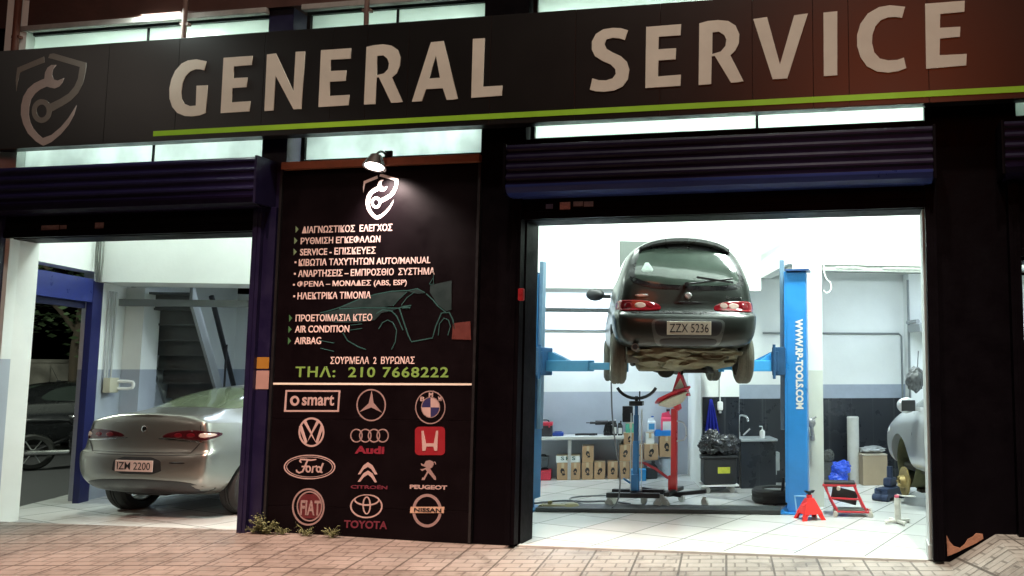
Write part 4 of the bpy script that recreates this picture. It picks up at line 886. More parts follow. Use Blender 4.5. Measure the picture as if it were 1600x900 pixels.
for fr in (LEFT,RIGHT):
    obj('side_window',decal(bv2,[(2.33,1.24),(2.33,1.56),(2.75,1.53),(3.35,1.25),(3.35,1.22)],fr,.004,.012),GLASSD,ec); obj('side_window',decal(bv2,[(.5,1.24),(.65,1.56),(2.25,1.57),(2.25,1.24)],fr,.004,.012),GLASSD,ec)
    shut_line(bv2,[(3.18,1.15),(3.16,.9),(3.20,.5)],.001,'door_line',DARK,ec,fr,.007)
    sgn=-1 if fr is LEFT else 1
    obj('headlight',decal(bv2,[(4.10,.84),(4.15,.94),(4.55,.87),(4.58,.78)],fr,.006,.015,40,6,1),M('headlight_glass',(.55,.58,.60),.1,.3,.1,9,coat=.8),ec)
    b=MB(); b.blob((sgn*1.04,3.02,1.25),(.12,.08,.095),.04,2,1); b.b6(sgn*.88,sgn*.98,3.0,3.06,.18+1.0,1.23); mo=obj('wing_mirror',b,SPB,ec)
    b=MB(); b.box((sgn*1.05,2.935,1.25),(.17,.02,.13),.008); obj('mirror_glass',b,BLK_P,mo)
for x,y,sx in ((-.78,.98,-1),(.78,.98,1),(.78,3.68,1)): add_wheel(ec,x,y,.315,.315,.215,.21,sx,RIMG,RUBBER,7)
b=MB(); b.box((0,2.2,.44),(1.5,3.6,.1),.04); obj('underside',b,DIRT,ec)
off=Matrix.Rotation(R(17),4,'Z')@Vector((-.80,3.68,0)); ec.location=(p.x-off.x,p.y-off.y,p.z-.27)
print('estate z',p.z-.27,p)

# ================================================================== TWO POST LIFT
lf=thing('two_post_lift','blue two post car lift holding up the small hatchback','car lift',(-2.35,2.06,FZ))
LA=R(5.3); lx=Vector((math.cos(LA),math.sin(LA),0)); ly=Vector((-math.sin(LA),math.cos(LA),0))
CL,CR=Vector((-4.06,1.95,0)),Vector((-.735,2.28,0)); ML=Matrix.Rotation(LA,4,'Z')
RA=R(-2)
def col(c,mat,s,yaw):
    Mx=Matrix.Translation(c)@Matrix.Rotation(yaw,4,'Z')
    b=MB(); b.box((0,0,FZ+1.44),(.25,.20,2.86),.022); b.box((-s*.12,.06,FZ+1.5),(.05,.30,2.75),.01)
    bmesh.ops.transform(b.b,matrix=Mx,verts=b.b.verts[:]); co=obj('column',b,mat,lf,True)
    b=MB(); b.box((0,.03,FZ+.012),(.42,.42,.022),.004)
    for x in (-.17,.17):
        for y in (-.15,.2): b.cyl((x,y,FZ+.02),(x,y,FZ+.05),.014,seg=10)
    bmesh.ops.transform(b.b,matrix=Mx,verts=b.b.verts[:]); obj('base_plate',b,mat,co,True)
    b=MB(); b.box((s*.02,-.02,FZ+2.885),(.29,.27,.025),.003); bmesh.ops.transform(b.b,matrix=Mx,verts=b.b.verts[:]); obj('cap_plate',b,M('cap_navy',(.02,.06,.18),.45),co,True)
    b=MB(); b.box((-s*.185,.06,FZ+2.0),(.05,.09,2.06),.006); bmesh.ops.transform(b.b,matrix=Mx,verts=b.b.verts[:]); obj('cable_cover',b,M('cover_steel',(.16,.26,.36),.4,.4,.2,8),co,True)
    b=MB(); b.box((-s*.21,.02,1.83),(.16,.30,.34),.012); b.box((-s*.25,-.13,1.83),(.09,.03,.24),.008); b.cyl((-s*.26,-.15,1.62),(-s*.26,-.15,2.03),.018); bmesh.ops.transform(b.b,matrix=Mx,verts=b.b.verts[:]); obj('carriage',b,M('carriage_blue',(.03,.10,.22),.45,.2,.25,8),co,True)
    return co
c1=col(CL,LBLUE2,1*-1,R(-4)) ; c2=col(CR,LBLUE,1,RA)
# lettering down the right column
me=fit_text('WWW.RP-TOOLS.COM',0,1.07,0,.092,.055,.003); me.materials.clear(); 
# text reads downwards: turn clockwise in the column's front plane
me.transform(Matrix.Translation(CR)@Matrix.Rotation(RA,4,'Z')@Matrix.Translation((.015-.045+.02,-.1025,2.335))@Matrix.Rotation(PI/2,4,'X')@Matrix.Rotation(-PI/2,4,'Z')); me.materials.append(WHITE)
obj('column_lettering',me,WHITE,c2,True)
for (c,s,y0,yaw) in ((CL,-1,0,R(-4)),): 
    for z,h,m in ((2.62,.05,'lift_yellow'),(2.5,.05,'lift_white'),(2.33,.14,'lift_white'),(1.45,.16,'lift_white'),(.92,.06,'lift_yellow')):
        b=MB(); b.box((.085,-.1015,z),(.05,.003,h)); bmesh.ops.transform(b.b,matrix=Matrix.Translation(c)@Matrix.Rotation(yaw,4,'Z'),verts=b.b.verts[:]); obj('decal',b,M(m,(.55,.62,.08) if 'yellow' in m else (.6,.62,.6),.5),c1,True)
b=MB(); b.box((CL+CR)/2+Vector((0,.0,FZ+.028)),((CR-CL).length-.42,.34,.05),.012,ML); obj('floor_rail',b,M('rail_black',(.03,.034,.034),.5,.2,.3,9,.2,40),lf,True)
carM=Matrix.Translation((-1.80,.74,zc))@Matrix.Rotation(CY,4,'Z')
def arm(root,tip,mat):
    root,tip=Vector(root),Vector(tip); d=tip-root; L=d.length; a=math.atan2(d.y,d.x)
    b=MB(); b.box((L*.30,0,0),(L*.6,.12,.13),.012); b.box((L*.72,0,-.005),(L*.56,.085,.085),.01)
    b.prism([(0,.06),(L*.34,.06),(L*.10,.17),(0,.17)],(0,-.008,0),(1,0,0),(0,0,1),(0,.016,0))
    b.cyl((L,0,-.07),(L,0,.09),.035); b.cyl((L,0,.09),(L,0,.125),.06)
    bmesh.ops.transform(b.b,matrix=Matrix.Translation(root)@Matrix.Rotation(a,4,'Z'),verts=b.b.verts[:]); obj('arm',b,mat,lf,True)
ZA=1.775
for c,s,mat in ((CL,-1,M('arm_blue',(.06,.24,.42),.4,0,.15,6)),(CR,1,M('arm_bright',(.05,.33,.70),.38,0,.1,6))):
    for ly_ in (1.0,2.15):
        t_=carM@Vector((s*.56,ly_,0)); r_=c+lx*(-s*.23)+ly*(.02 if ly_<1.5 else .16)
        arm((r_.x,r_.y,ZA),(t_.x,t_.y,ZA),mat)
# protective cloth and cable
b=MB(); q=[carM@Vector((-.70,.52,.08))]; q=[Vector(at(956,600,1.45)),Vector(at(957,615,1.5)),Vector(at(950,655,2.6)),Vector(at(950,680,4.0)),]
g0=at(955,597,1.30); hp=[g0,g0+Vector((.02,0,-.5)),g0+Vector((.05,.3,-1.1)),Vector((g0.x-.1,g0.y+.6,FZ+.012)),Vector((g0.x-.6,g0.y+1.0,FZ+.012)),Vector((-3.9,2.9,FZ+.012)),Vector((-3.3,3.2,FZ+.012)),Vector((-2.9,3.05,FZ+.012))]
b.tube(hp,.009,8,3); solo('air_hose',b,M('hose_grey',(.10,.11,.12),.5),'thin grey air hose hanging below the lifted car and trailing on the floor','hose')

# ================================================================== WORKSHOP EQUIPMENT
BACKV=1.76
f5=lambda x,y:(820+x/3.46,560+y/3.46); f6=lambda x,y:(1080+x/3.335,560+y/3.333); f7=lambda x,y:(1240+x/3.333,560+y/3.333)
fJ=lambda x,y:(940+x/4.288,600+y/4.286); fS=lambda x,y:(1080+x/4.5,600+y/4.5); fC=lambda x,y:(1240+x/7.62,740+y/7.62)
def rect(f,x0,x1,y0,y1,v):
    a=atv(*f(x0,y1),v); c=atv(*f(x1,y0),v); return a[0],c[0],a[1],c[1]
BTOP=.70
wb=thing('workbench','long pale workbench along the rear wall with cartons stored below','workbench',U(5.9,1.5,FZ),A18)
u1=atv(975,683,1.28)[0]-5.9
b=MB(); b.b6(-.95,u1,-.25,.24,BTOP-FZ-.045,BTOP-FZ,.006); obj('worktop',b,M('worktop_pale',(.55,.56,.54),.4,0,.08,6),wb)
for x in (-.9,.22,):
    b=MB(); b.b6(x-.025,x+.025,-.22,-.17,0,BTOP-FZ-.046,.004); obj('leg',b,STEEL,wb)
b=MB(); b.b6(u1-.05,u1-.005,.15,.2,0,BTOP-FZ-.046,.004); obj('leg',b,STEEL,wb)
DROP=[(.0,.62),(.28,.42),(.34,.10),(.18,-.28),(.30,-.45),(.05,-.62),(-.30,-.42),(-.12,-.30),(-.34,.0),(-.28,.35)]
def carton(label,f,x0,x1,y0,y1,v,z0=None,mat=None,mark=True,group='cartons below and beside the workbench',rot=0,dep=.26):
    a,c,z_,z1=rect(f,x0,x1,y0,y1,v); zb=z_ if z0 is None else z0; wd=c-a; h=z1-z_
    t=thing('carton',label,'carton',U((a+c)/2,v+dep/2,zb),A18+rot,group)
    b=MB(); b.b6(-wd/2+.002,wd/2-.002,-dep/2,dep/2,0,h-.004,.006); obj('box',b,mat or CARD,t)
    b=MB(); b.b6(-wd/2+.004,wd/2-.004,-dep/2-.001,dep/2,h-.004,h-.001); b.b6(-.02,.02,-dep/2-.002,-dep/2-.0005,h-.08,h-.004); obj('tape',b,M('parcel_tape',(.50,.40,.26),.4),t)
    if mark:
        k=min(wd,h)*random.uniform(.48,.62); an=random.uniform(-.5,.5); rt=lambda x,y,an=an:(x*math.cos(an)-y*math.sin(an),x*math.sin(an)+y*math.cos(an)); me=curve_mesh('mark',[[rt(x*k,y*k) for x,y in DROP],[rt(x*k*.42+.02*k,y*k*.34-.05*k) for x,y in DROP][::-1]],.002); me.transform(Matrix.Translation((0,-dep/2-.002,h*.47))@Matrix.Rotation(PI/2,4,'X')); me.materials.clear(); me.materials.append(INK); obj('printed_mark',me,INK,t)
    return t,zb+h
rows=[('leftmost',172,238),('second from left',242,302),('third from left',307,370),('fourth from left',374,436),('fifth from left',447,503),('sixth from left',508,568)]
tops=[]
for nm,a,c in rows:
    tops.append(carton(f'brown drop-marked carton on the floor under the bench, {nm} of the bottom row',f5,a,c,556,652,1.30,FZ)[1])
carton('brown carton with drop mark standing on the third bottom row carton under the bench',f5,309,374,466,556,1.31,tops[2])
t,_=carton('long white box marked SKS lying on the two leftmost cartons',f5,168,300,516,556,1.31,tops[0],M('white_card',(.66,.70,.70),.6,0,.05,8),False)
a,c,z_,z1=rect(f5,168,300,516,556,1.31)
me=fit_text('SKS',-.11,.11,.035,.092,.03,.002,0,1.3); me.transform(Matrix.Translation((0,-.1325,0))@Matrix.Rotation(PI/2,4,'X')); me.materials.clear(); me.materials.append(M('ink_green',(.03,.10,.09),.5)); obj('printed_word',me,INK,t)
def crate(label,name,cat,f,x0,x1,y0,y1,v,z0,mat,dep=.24,lid=None,handle=True,tap=1.,group=None):
    a,c,z_,z1=rect(f,x0,x1,y0,y1,v); wd=c-a; h=z1-z_
    t=thing(name,label,cat,U((a+c)/2,v+dep/2,z0),A18,group)
    b=MB(); b.box((0,0,h*.36),(wd,dep,h*.72),.012,None,2,None); b.b6(-wd*.40,wd*.40,-dep/2-.006,-dep/2+.004,h*.12,h*.55,.008); obj('case_body',b,mat,t)
    b=MB(); b.box((0,0,h*.82),(wd*1.03,dep*1.04,h*.22),.012); 
    for s in (-1,1): b.box((s*wd*.3,-dep*.53,h*.70),(wd*.10,.02,h*.2),.004)
    obj('lid',b,lid or mat,t)
    if handle:
        b=MB(); b.tube([(-wd*.25,0,h*.9),(-wd*.22,0,h*1.06),(wd*.22,0,h*1.06),(wd*.25,0,h*.9)],.012,8,1); obj('handle',b,BLK_P,t)
    return z0+h
crate('dark grey tool case standing on the red case under the bench left end','tool_case','tool case',f5,70,126,522,585,1.32,FZ+.19,M('case_charcoal',(.05,.06,.07),.5))
crate('flat red tool case on the floor under the bench left end','tool_case','tool case',f5,66,142,590,650,1.30,FZ,M('case_red',(.50,.03,.06),.45))
crate('red and black tool case on top of the workbench at its left end','tool_case','tool case',f5,64,150,322,405,1.33,BTOP,M('case_black',(.03,.025,.03),.45),.24,M('case_red',(.5,.03,.06)))
b=MB(); a,c,z_,z1=rect(f5,150,210,386,405,1.4); b.box((0,0,.03),(c-a,.16,.055),.012); b.box((0,-.03,.066),((c-a)*.7,.05,.016),.006); solo('blue_case','' or b,M('case_blue',(.02,.06,.30),.4),'small flat dark blue case on the bench beside the red tool case','case',U((a+c)/2,1.45,BTOP),A18)
def tool(label,u,v,kind):
    b=MB()
    if kind=='drill':
        b.cyl((-.12,0,.20),(.08,0,.20),.035); b.cyl((-.20,0,.20),(-.12,0,.20),.018); b.cyl((-.26,0,.20),(-.20,0,.20),.007); b.box((.04,0,.11),(.045,.04,.14),.01,Matrix.Rotation(R(12),4,'Y')); b.box((.06,0,.03),(.10,.07,.055),.01)
    elif kind=='grinder':
        b.cyl((0,0,0),(0,0,.16),.045); b.cyl((0,0,.16),(0,0,.22),.03); b.cyl((0,0,.20),(.09,0,.20),.03); b.cyl((.02,0,.02),(.12,0,.06),.022)
    else:
        b.tube([(-.16,0,.02),(-.05,.02,.022),(.05,-.01,.022),(.18,.01,.02)],.016,8,1); b.box((.1,0,.02),(.10,.05,.035),.008)
    return solo('power_tool' if kind!='rod' else 'hand_tool',b,DARK,label,'tool',U(u,v,BTOP),A18)
tool('black cordless drill on the workbench, barrel pointing left',atv(942,670,1.4)[0],1.4,'drill')
tool('stubby black power tool between the drill and the black bottles on the bench',atv(952,670,1.42)[0],1.42,'grinder')
tool('small dark hand tools lying on the bench left of the drill',atv(915,677,1.4)[0],1.42,'rod')
def jug(label,f,x0,x1,y0,y1,v,z0,mat,capm=BLK_P,name='oil_jug',cat='jug',band=None,group=None):
    a,c,z_,z1=rect(f,x0,x1,y0,y1,v); wd=c-a; h=z1-z_; t=thing(name,label,cat,U((a+c)/2,v+wd*.3,z0),A18,group)
    b=MB(); b.box((0,0,h*.34),(wd,wd*.6,h*.68),wd*.14,None,3); b.prism([(-wd*.48,h*.66),(wd*.48,h*.66),(wd*.2,h*.86),(-.05*wd,h*.88),(-wd*.42,h*.84)],(0,-wd*.15,0),(1,0,0),(0,0,1),(0,wd*.3,0)); b.cyl((wd*.12,0,h*.84),(wd*.12,0,h*.92),wd*.13); obj('bottle',b,mat,t)
    b=MB(); b.cyl((wd*.12,0,h*.92),(wd*.12,0,h),wd*.16); obj('cap',b,capm,t)
    if band:
        b=MB(); b.b6(-wd*.36,wd*.36,-wd*.303,-wd*.30,h*.12,h*.52,.004); b.b6(-wd*.25,wd*.2,-wd*.306,-wd*.3035,h*.24,h*.33); obj('bottle_label',b,band,t)
    return t
LBW=M('label_white',(.6,.62,.62),.5)
jug('black oil bottle on the bench, nearest to the drill',f5,472,500,322,410,1.36,BTOP,BLK_P,WHITE,'oil_bottle','bottle',LBW)
jug('black and white oil bottle at the right end of the bench',f5,502,530,330,410,1.36,BTOP,BLK_P,BLK_P,'oil_bottle','bottle',LBW)
# pile of stock right of the bench
z1a=carton('brown carton in the bottom row just left of the blue column jack',f5,574,640,556,652,1.32,FZ)[1]
z2a=carton('carton with a torn black mark standing second from the floor at the bench end',f5,512,574,468,558,1.33,tops[5])[1]
z2b=carton('carton half hidden behind the blue jack, second layer of the pile',f5,577,640,470,558,1.34,z1a)[1]
z3a=carton('small carton on the third layer beside the bench end',f5,534,600,402,466,1.36,z2a,dep=.22)[1]
carton('green and white box on the third layer carton behind the blue jack',f5,546,600,350,402,1.38,z3a,M('box_green',(.10,.42,.30),.5,0,.35,12),False,None)
b=MB(); a,c,z_,zq=rect(f5,528,585,264,350,1.42); b.box((0,0,.13),(c-a,.12,.25),.01); b.lathe([(.05,0),(.085,0),(.085,.01),(.05,.01)],20,Matrix.Translation((0,-.065,.13))@Matrix.Rotation(PI/2,4,'X')); b.box((0,-.06,.03),((c-a)*.7,.01,.03)); solo('speaker_box',b,DARK,'black box with pale ring, highest on the pile left of the blue jack head','box',U((a+c)/2,1.50,z3a+.155),A18)
z2c=carton('carton with drop mark in the second layer right of the blue jack',f5,645,722,470,558,1.34,FZ+.275)[1]
b=MB(); a,c,z_,zq=rect(f5,574,650,600,652,1.20); wd=c-a; b.b6(-wd/2,wd/2,-.10,.10,0,.012)
for s in (-1,1): b.b6(-wd/2,wd/2,s*.10-.006,s*.10+.006,0,.15); b.b6(s*wd/2-.006,s*wd/2+.006,-.10,.10,0,.15)
b.b6(-wd/2-.01,wd/2+.01,-.115,.115,.15,.165,.004); solo('blue_crate',b,M('crate_blue',(.03,.28,.62),.4),'low open blue plastic crate on the floor behind the blue jack','crate',U((a+c)/2,1.14,FZ),A18)
jug('large black plastic canister on the floor between the two jacks',f5,655,720,558,656,1.22,FZ,M('canister_black',(.025,.03,.035),.5),BLK_P,'canister','canister')
jug('white and blue bottle standing on top of the pile, left of the red can',f5,664,708,325,408,1.44,z2c+.19,M('bottle_white_blue',(.58,.64,.70),.4,0,.25,18),M('cap_blue',(.03,.12,.45),.4),'coolant_bottle','bottle',M('label_blue',(.05,.25,.5),.5))
carton('pale carton under the tall white and blue bottle',f5,655,700,408,468,1.40,z2c,M('white_card'),False,None)
z3b=carton('wide carton in the pile behind the red column',f5,728,806,440,555,1.36,FZ+.32)[1]
b=MB(); a,c,z_,zq=rect(f5,738,802,555,655,1.34); b.lathe([(0,.0),(.105,0),(.12,.28),(.125,.285),(.12,.29),(.11,.28),(.10,.02)],28); b.tube([(-.12,0,.28),(-.11,-.06,.20),(0,-.13,.14),(.11,-.06,.20),(.12,0,.28)],.005,6,2); solo('steel_bucket',b,M('galvanised',(.45,.52,.60),.35,.6,.2,9),'galvanised bucket on the floor behind the red column','bucket',U((a+c)/2,1.46,FZ),A18)
b=MB(); a,c,z_,zq=rect(f5,700,802,408,436,1.34); wd=c-a; b.b6(-wd/2,wd/2,-.11,.11,0,.01)
for s in (-1,1): b.b6(-wd/2,wd/2,s*.11-.005,s*.11+.005,0,.085); b.b6(s*wd/2-.005,s*wd/2+.005,-.11,.11,0,.085)
b.b6(-.06,.06,-.125,-.11,.05,.075,.004); solo('blue_tray',b,M('tray_blue',(.02,.22,.66),.4),'shallow bright blue tray on the carton pile behind the red column','tray',U((a+c)/2+.02,1.48,z3b),A18)
jug('tall pink and red oil can rising behind the red drain funnel',f5,737,800,272,410,1.44,z3b+.012,M('can_red',(.62,.05,.12),.35,0,.1,14),BLK_P,'oil_can','can',LBW)

# wheeled jacks in the middle
def caster(b,x,y,r=.05):
    b.cyl((x-.008,y-.012,r),(x+.008,y+.012,r),r); b.b6(x-.022,x+.022,y-.012,y+.012,r,r*2.2,.004)
tj=thing('transmission_jack','blue column jack with black curved cradle on a black wheeled base','transmission jack',atz(993,792,FZ),R(4))
b=MB()
for y in (-.16,.16): b.box((0,y,.165),(.66,.07,.06),.01)
b.box((0,0,.17),(.12,.34,.05),.008); obj('base',b,DARK,tj)
for x in (-.30,.30):
    for y in (-.16,.16):
        b=MB(); caster(b,x,y,.058); obj('castor',b,M('castor_grey',(.42,.43,.40),.5),tj)
b=MB(); b.box((0,0,.50),(.075,.075,.62),.012); b.box((0,-.03,.30),(.10,.05,.20),.010); obj('lower_column',b,M('jack_blue',(.03,.17,.40),.4,0,.2,7),tj)
b=MB(); b.box((0,0,.95),(.058,.058,.36),.01); b.cyl((0,0,1.1),(0,0,1.24),.022); obj('upper_column',b,M('jack_dark_blue',(.02,.09,.22),.4,0,.2,7),tj)
b=MB(); b.tube([(.075,-.03,.2),(.075,-.03,1.2)],.008,8); b.tube([(-.06,-.03,.2),(-.06,-.03,1.15)],.006,8); obj('ram_tube',b,STEEL,tj)
b=MB(); b.tube([(-.27*math.cos(R(a)),0,1.56-.27*math.sin(R(a))*.85) for a in range(25,156,13)],[.02]*11,8); b.cyl((0,0,1.22),(0,0,1.36),.02); b.cyl((.04,0,1.3),(.04,0,1.42),.009); b.box((0,0,1.27),(.17,.12,.06),.01); obj('cradle',b,DARK,tj)
b=MB(); b.tube([(-.06,-.06,.30),(-.13,-.12,.36)],.012,8); obj('pedal',b,M('jack_blue'),tj)
dj=thing('oil_drainer','red column stand with slanted red funnel under the lifted car, on a black wheeled base','oil drainer',atz(1053,790,FZ),R(-6))
b=MB(); b.box((-.16,0,.16),(.52,.06,.05),.01,Matrix.Rotation(R(7),4,'Y')); b.box((.16,0,.16),(.52,.06,.05),.01,Matrix.Rotation(R(-7),4,'Y')@Matrix.Identity(4)); b.box((0,.0,.18),(.07,.6,.05),.01); obj('base',b,DARK,dj)
for x,y in ((-.4,0),(.4,0),(0,-.3),(0,.3)):
    b=MB(); caster(b,x,y,.055); obj('castor',b,M('castor_grey'),dj)
b=MB(); b.box((0,0,.69),(.075,.07,1.02),.012); b.box((-.045,0,.28),(.05,.07,.18),.01); obj('column',b,RED,dj)
b=MB(); b.tube([(-.06,-.05,.34),(-.22,-.09,.46),(-.36,-.1,.52)],.018,8); b.box((-.40,-.1,.525),(.10,.05,.02),.006); obj('pedal',b,M('pedal_red',(.50,.06,.08),.4),dj)
b=MB(); b.tube([(.05,-.05,1.05),(.17,-.06,1.02),(.18,-.06,.82),(.05,-.05,.80)],.010,8,1); obj('hose_loop',b,STEEL,dj)
tilt=Matrix.Translation((-.02,0,1.36))@Matrix.Rotation(R(-24),4,'Y')
b=MB(); b.lathe([(.0,-.20),(.045,-.19),(.06,-.10),(.20,-.015),(.255,.0),(.26,.02),(.25,.03),(.10,.02),(0,.01)],6,tilt); obj('funnel',b,M('funnel_red',(.62,.02,.04),.35,0,.15,8),dj,smooth=False)
b=MB(); b.lathe([(.0,-.12),(.10,-.10),(.215,-.02),(.18,-.0),(0,-.03)],24,tilt@Matrix.Translation((0,-.02,-.02))); b.lathe([(.25,.012),(.256,.022),(.25,.034),(.0,.036)],6,tilt) if False else None; obj('bowl',b,M('bowl_cream',(.62,.56,.42),.5,0,.25,9),dj)
b=MB(); b.prism([(-.02,1.40),(.20,1.36),(.10,1.62),(.065,1.66)],(0,-.05,0),(1,0,0),(0,0,1),(0,.10,0)); obj('splash_guard',b,M('funnel_red'),dj)
b=MB(); b.prism([(.015,1.45),(.17,1.42),(.095,1.58)],(0,-.055,0),(1,0,0),(0,0,1),(0,.004,0)); obj('guard_inlay',b,M('bowl_cream'),dj)
b=MB(); b.tube([(.08,0,1.62),(.16,.05,1.74),(.24,.1,1.86)],.016,8); b.cyl((.21,.08,1.80),(.25,.11,1.9),.03); obj('spout',b,DARK,dj)
# low trolley jack lying by the left column, hose reel
b=MB(); p=atz(872,797,FZ); b.box((0,0,.045),(.36,.12,.05),.015); b.lathe([(0,.0),(.09,.0),(.10,.03),(.07,.06),(0,.065)],24,Matrix.Translation((.16,0,.02))); b.cyl((-.2,-.07,.035),(-.2,.07,.035),.035); b.box((-.1,0,.08),(.05,.05,.06),.01); solo('wheel_trolley',b,M('olive_steel',(.22,.20,.10),.6,.3,.3,12),'low olive floor trolley beside the left lift post','trolley',p,R(8))
b=MB(); hp=[atz(835,788,FZ),atz(880,783,FZ),atz(915,786,FZ),atz(950,784,FZ),atz(985,789,FZ)]; b.tube([q+Vector((0,0,.014)) for q in hp],.012,8,2); solo('floor_cable',b,M('hose_grey'),'grey cable lying across the floor behind the floor rail','cable')

# sink corner
kn=thing('sink_counter','black tiled wash counter in the recess with pale edge','counter',U(8.83,.30,FZ),A18)
b=MB(); b.b6(-.265,.245,-.30,.24,0,.66,.004); obj('cabinet',b,BLKTILE,kn); b=MB(); b.b6(-.268,.27,-.32,.243,.66,.695,.006); obj('counter_top',b,M('counter_grey',(.33,.36,.38),.4),kn)
b=MB(); b.tube([(-.22,.14,.695),(-.22,.14,.98),(-.19,.08,1.02),(-.12,-.02,1.0),(-.11,-.04,.93)],.017,10,2); b.cyl((-.16,.10,.72),(-.06,.06,.82),.014); b.cyl((-.22,.14,.70),(-.22,.14,.76),.03); obj('tap',b,CHROME,kn)
sp_=thing('soap_bottle','white pump soap bottle standing on the black wash counter','bottle',U(atv(*fS(500,380),.15)[0],.15,FZ+.695),A18)
b=MB(); b.lathe([(0,0),(.036,0),(.04,.01),(.04,.09),(.03,.11),(.014,.115),(.014,.13),(0,.13)],20); obj('bottle',b,WHITE,sp_); b=MB(); b.cyl((0,0,.13),(0,0,.17),.006); b.tube([(.0,0,.168),(-.045,0,.17)],.008,8); obj('pump',b,WHITE,sp_)
# bin on a dolly with bags and cloth
ua,uc,z_,zt=rect(fS,82,330,520,700,-.42)
bd=thing('dustbin_dolly','black plastic bin with yellow sticker on a white wheeled dolly','bin',U((ua+uc)/2,-.22,FZ),A18); wd=uc-ua
b=MB(); b.box((0,0,.10),(wd*1.06,.40,.022),.006); obj('dolly',b,WHITE,bd)
for x in (-wd*.36,wd*.36):
    for y in (-.15,.15):
        b=MB(); caster(b,x,y,.042); obj('castor',b,M('castor_grey'),bd)
b=MB(); b.box((0,0,.30),(wd*.95,.36,.37),.03); b.box((0,0,.485),(wd*1.0,.385,.03),.01); 
for s in (-1,1): b.box((s*wd*.49,0,.47),(.04,.12,.03),.008)
obj('bin_body',b,M('bin_black',(.022,.024,.026),.5,0,.2,8),bd)
b=MB(); b.box((.05,-.1815,.31),(.17,.004,.085),.002); obj('sticker',b,M('sticker_yellow',(.55,.58,.06),.5,0,.3,20),bd)
b=MB(); b.blob((-.03,0,.13),(.24,.18,.16),.38,1.9,2,5); b.blob((.14,.02,.13),(.15,.14,.15),.35,1.8,9,5); b.blob((-.11,-.03,.22),(.12,.11,.13),.4,1.9,5,5); solo('bin_bags',b,M('black_bag',(.02,.021,.024),.22,0,.2,9,.8,22,spec=.7),'crumpled shiny black bin bags heaped on the bin','bin bag',U((ua+uc)/2+.01,-.20,FZ+.50),A18)
b=MB(); prof=[]
ub,zb_=atv(*fS(140,118),.05)
nn=14; rows_=[]
for i in range(10):
    t=i/9; hw=.02+.10*t**.8; rows_.append([b.b.verts.new((-hw+2*hw*k/nn+.03*t-(.02*t if k==0 else 0),-.03-.025*math.sin(k*1.7+t)*t-.02*t,-.62*t*(1-.12*abs(math.sin(k*.9))))) for k in range(nn+1)])
for r0,r1 in zip(rows_,rows_[1:]):
    for k in range(nn): b.b.faces.new((r0[k],r0[k+1],r1[k+1],r1[k]))
ex=bmesh.ops.solidify(b.b,geom=b.b.faces[:],thickness=.006); b.cyl((0,.03,.0),(0,-.04,.0),.022); solo('blue_cloth',b,M('cloth_blue',(.02,.03,.42),.8,0,.15,9,.3,50),'royal blue cloth hanging on the black tiles above the bin bags','cloth',U(ub,.085,zb_),A18)
us,zs=atv(*fS(203,155),.05)
b=MB(); b.box((0,0,0),(.085,.05,.13),.02); b.cyl((0,-.02,-.03),(0,-.045,-.03),.028); b.cyl((0,.0,.06),(0,.0,.62),.010); b.cyl((0,0,-.07),(0,0,-.10),.02); solo('wall_switch',b,WHITE,'white switch box with conduit on the black tiles right of the blue cloth','switch',U(us,.055,zs),A18)
uh,zh=atv(*fS(585,545),.4); b=MB(); b.box((0,0,0),(.17,.12,.27),.012); b.box((-.02,-.065,.03),(.10,.02,.12),.006); b.cyl((-.04,-.07,.03),(-.04,-.078,.03),.03); b.cyl((.03,0,-.13),(.03,0,-.2),.02); solo('water_heater',b,M('unit_grey',(.40,.43,.42),.5,0,.15,12),'grey boxed unit on the tiles between the counter and the right lift column','unit',U(uh,.47,zh),A18)
p=atz(1205,789,FZ); ty=thing('loose_tyre','black tyre lying flat on the floor behind the right lift column','tyre',(p.x+.02,p.y+.25,FZ+.092),0)
b=MB(); b.lathe([(.17,-.085),(.20,-.09),(.27,-.085),(.295,-.06),(.30,-.02),(.295,-.015),(.295,.015),(.30,.02),(.295,.06),(.27,.085),(.20,.09),(.17,.085),(.16,.0),(.17,-.085)],40); obj('tread',b,RUBBER,ty)
b=MB(); b.lathe([(.168,.06),(.10,.03),(.04,.04),(0,.04)],28); obj('rim',b,RIMG,ty)
b=MB(); b.tube([(0,0,.0),(.06,0,.05),(.12,.02,.18),(.13,.02,.34)],[.02,.028,.02,.015],8,2); b.box((-.05,0,.02),(.16,.09,.03),.012,None); solo('foot_pump',b,DARK,'small black pedal tool against the foot of the right lift column','pump',atz(1208,789,FZ)+Vector((.0,0,0)),0)
# white pillar: small spray gun hanging
p=at(1268,668,2.62); b=MB(); b.blob((0,0,.06),(.05,.04,.06),.2,3,1); b.cyl((0,0,.02),(.02,0,-.12),.022); b.tube([(.0,0,.1),(.06,-.01,.13)],.012,8); b.cyl((.01,.0,-.1),(.015,0,-.16),.03); solo('spray_gun',b,M('gun_grey',(.30,.31,.31),.4,.3,.6,22),'small grey and white spray gun hanging on the pillar beside the right lift column','spray gun',p,A18)
b=MB(); pc=U(9.33,-1.70,0); zc0=at(1290,440,2.7).z
b.tube([(0,0,.45),(0,-.01,.30),(.02,-.02,.10),(.09,-.03,.05),(.10,-.03,-.05),(.03,-.03,-.10),(-.01,-.02,-.05)],.010,8,2); solo('cable_coil',b,WHITE,'white cable looping out of the wall under the beam beside the pillar','cable',(pc.x,pc.y-.02,2.78),A18)
b=MB(); b.box((0,0,0),(1.9,.10,.07),.008); b.box((-.55,-.055,.012),(.35,.01,.03)); b.box((.3,-.055,.012),(.8,.01,.03)); b.box((0,-.04,.055),(2.0,.03,.04)); solo('light_batten',b,M('batten_grey',(.55,.58,.54),.5,0,.3,14),'pale strip light housing fixed under the beam over the right hand room','strip light',U(10.22,-1.63,3.02),A18)
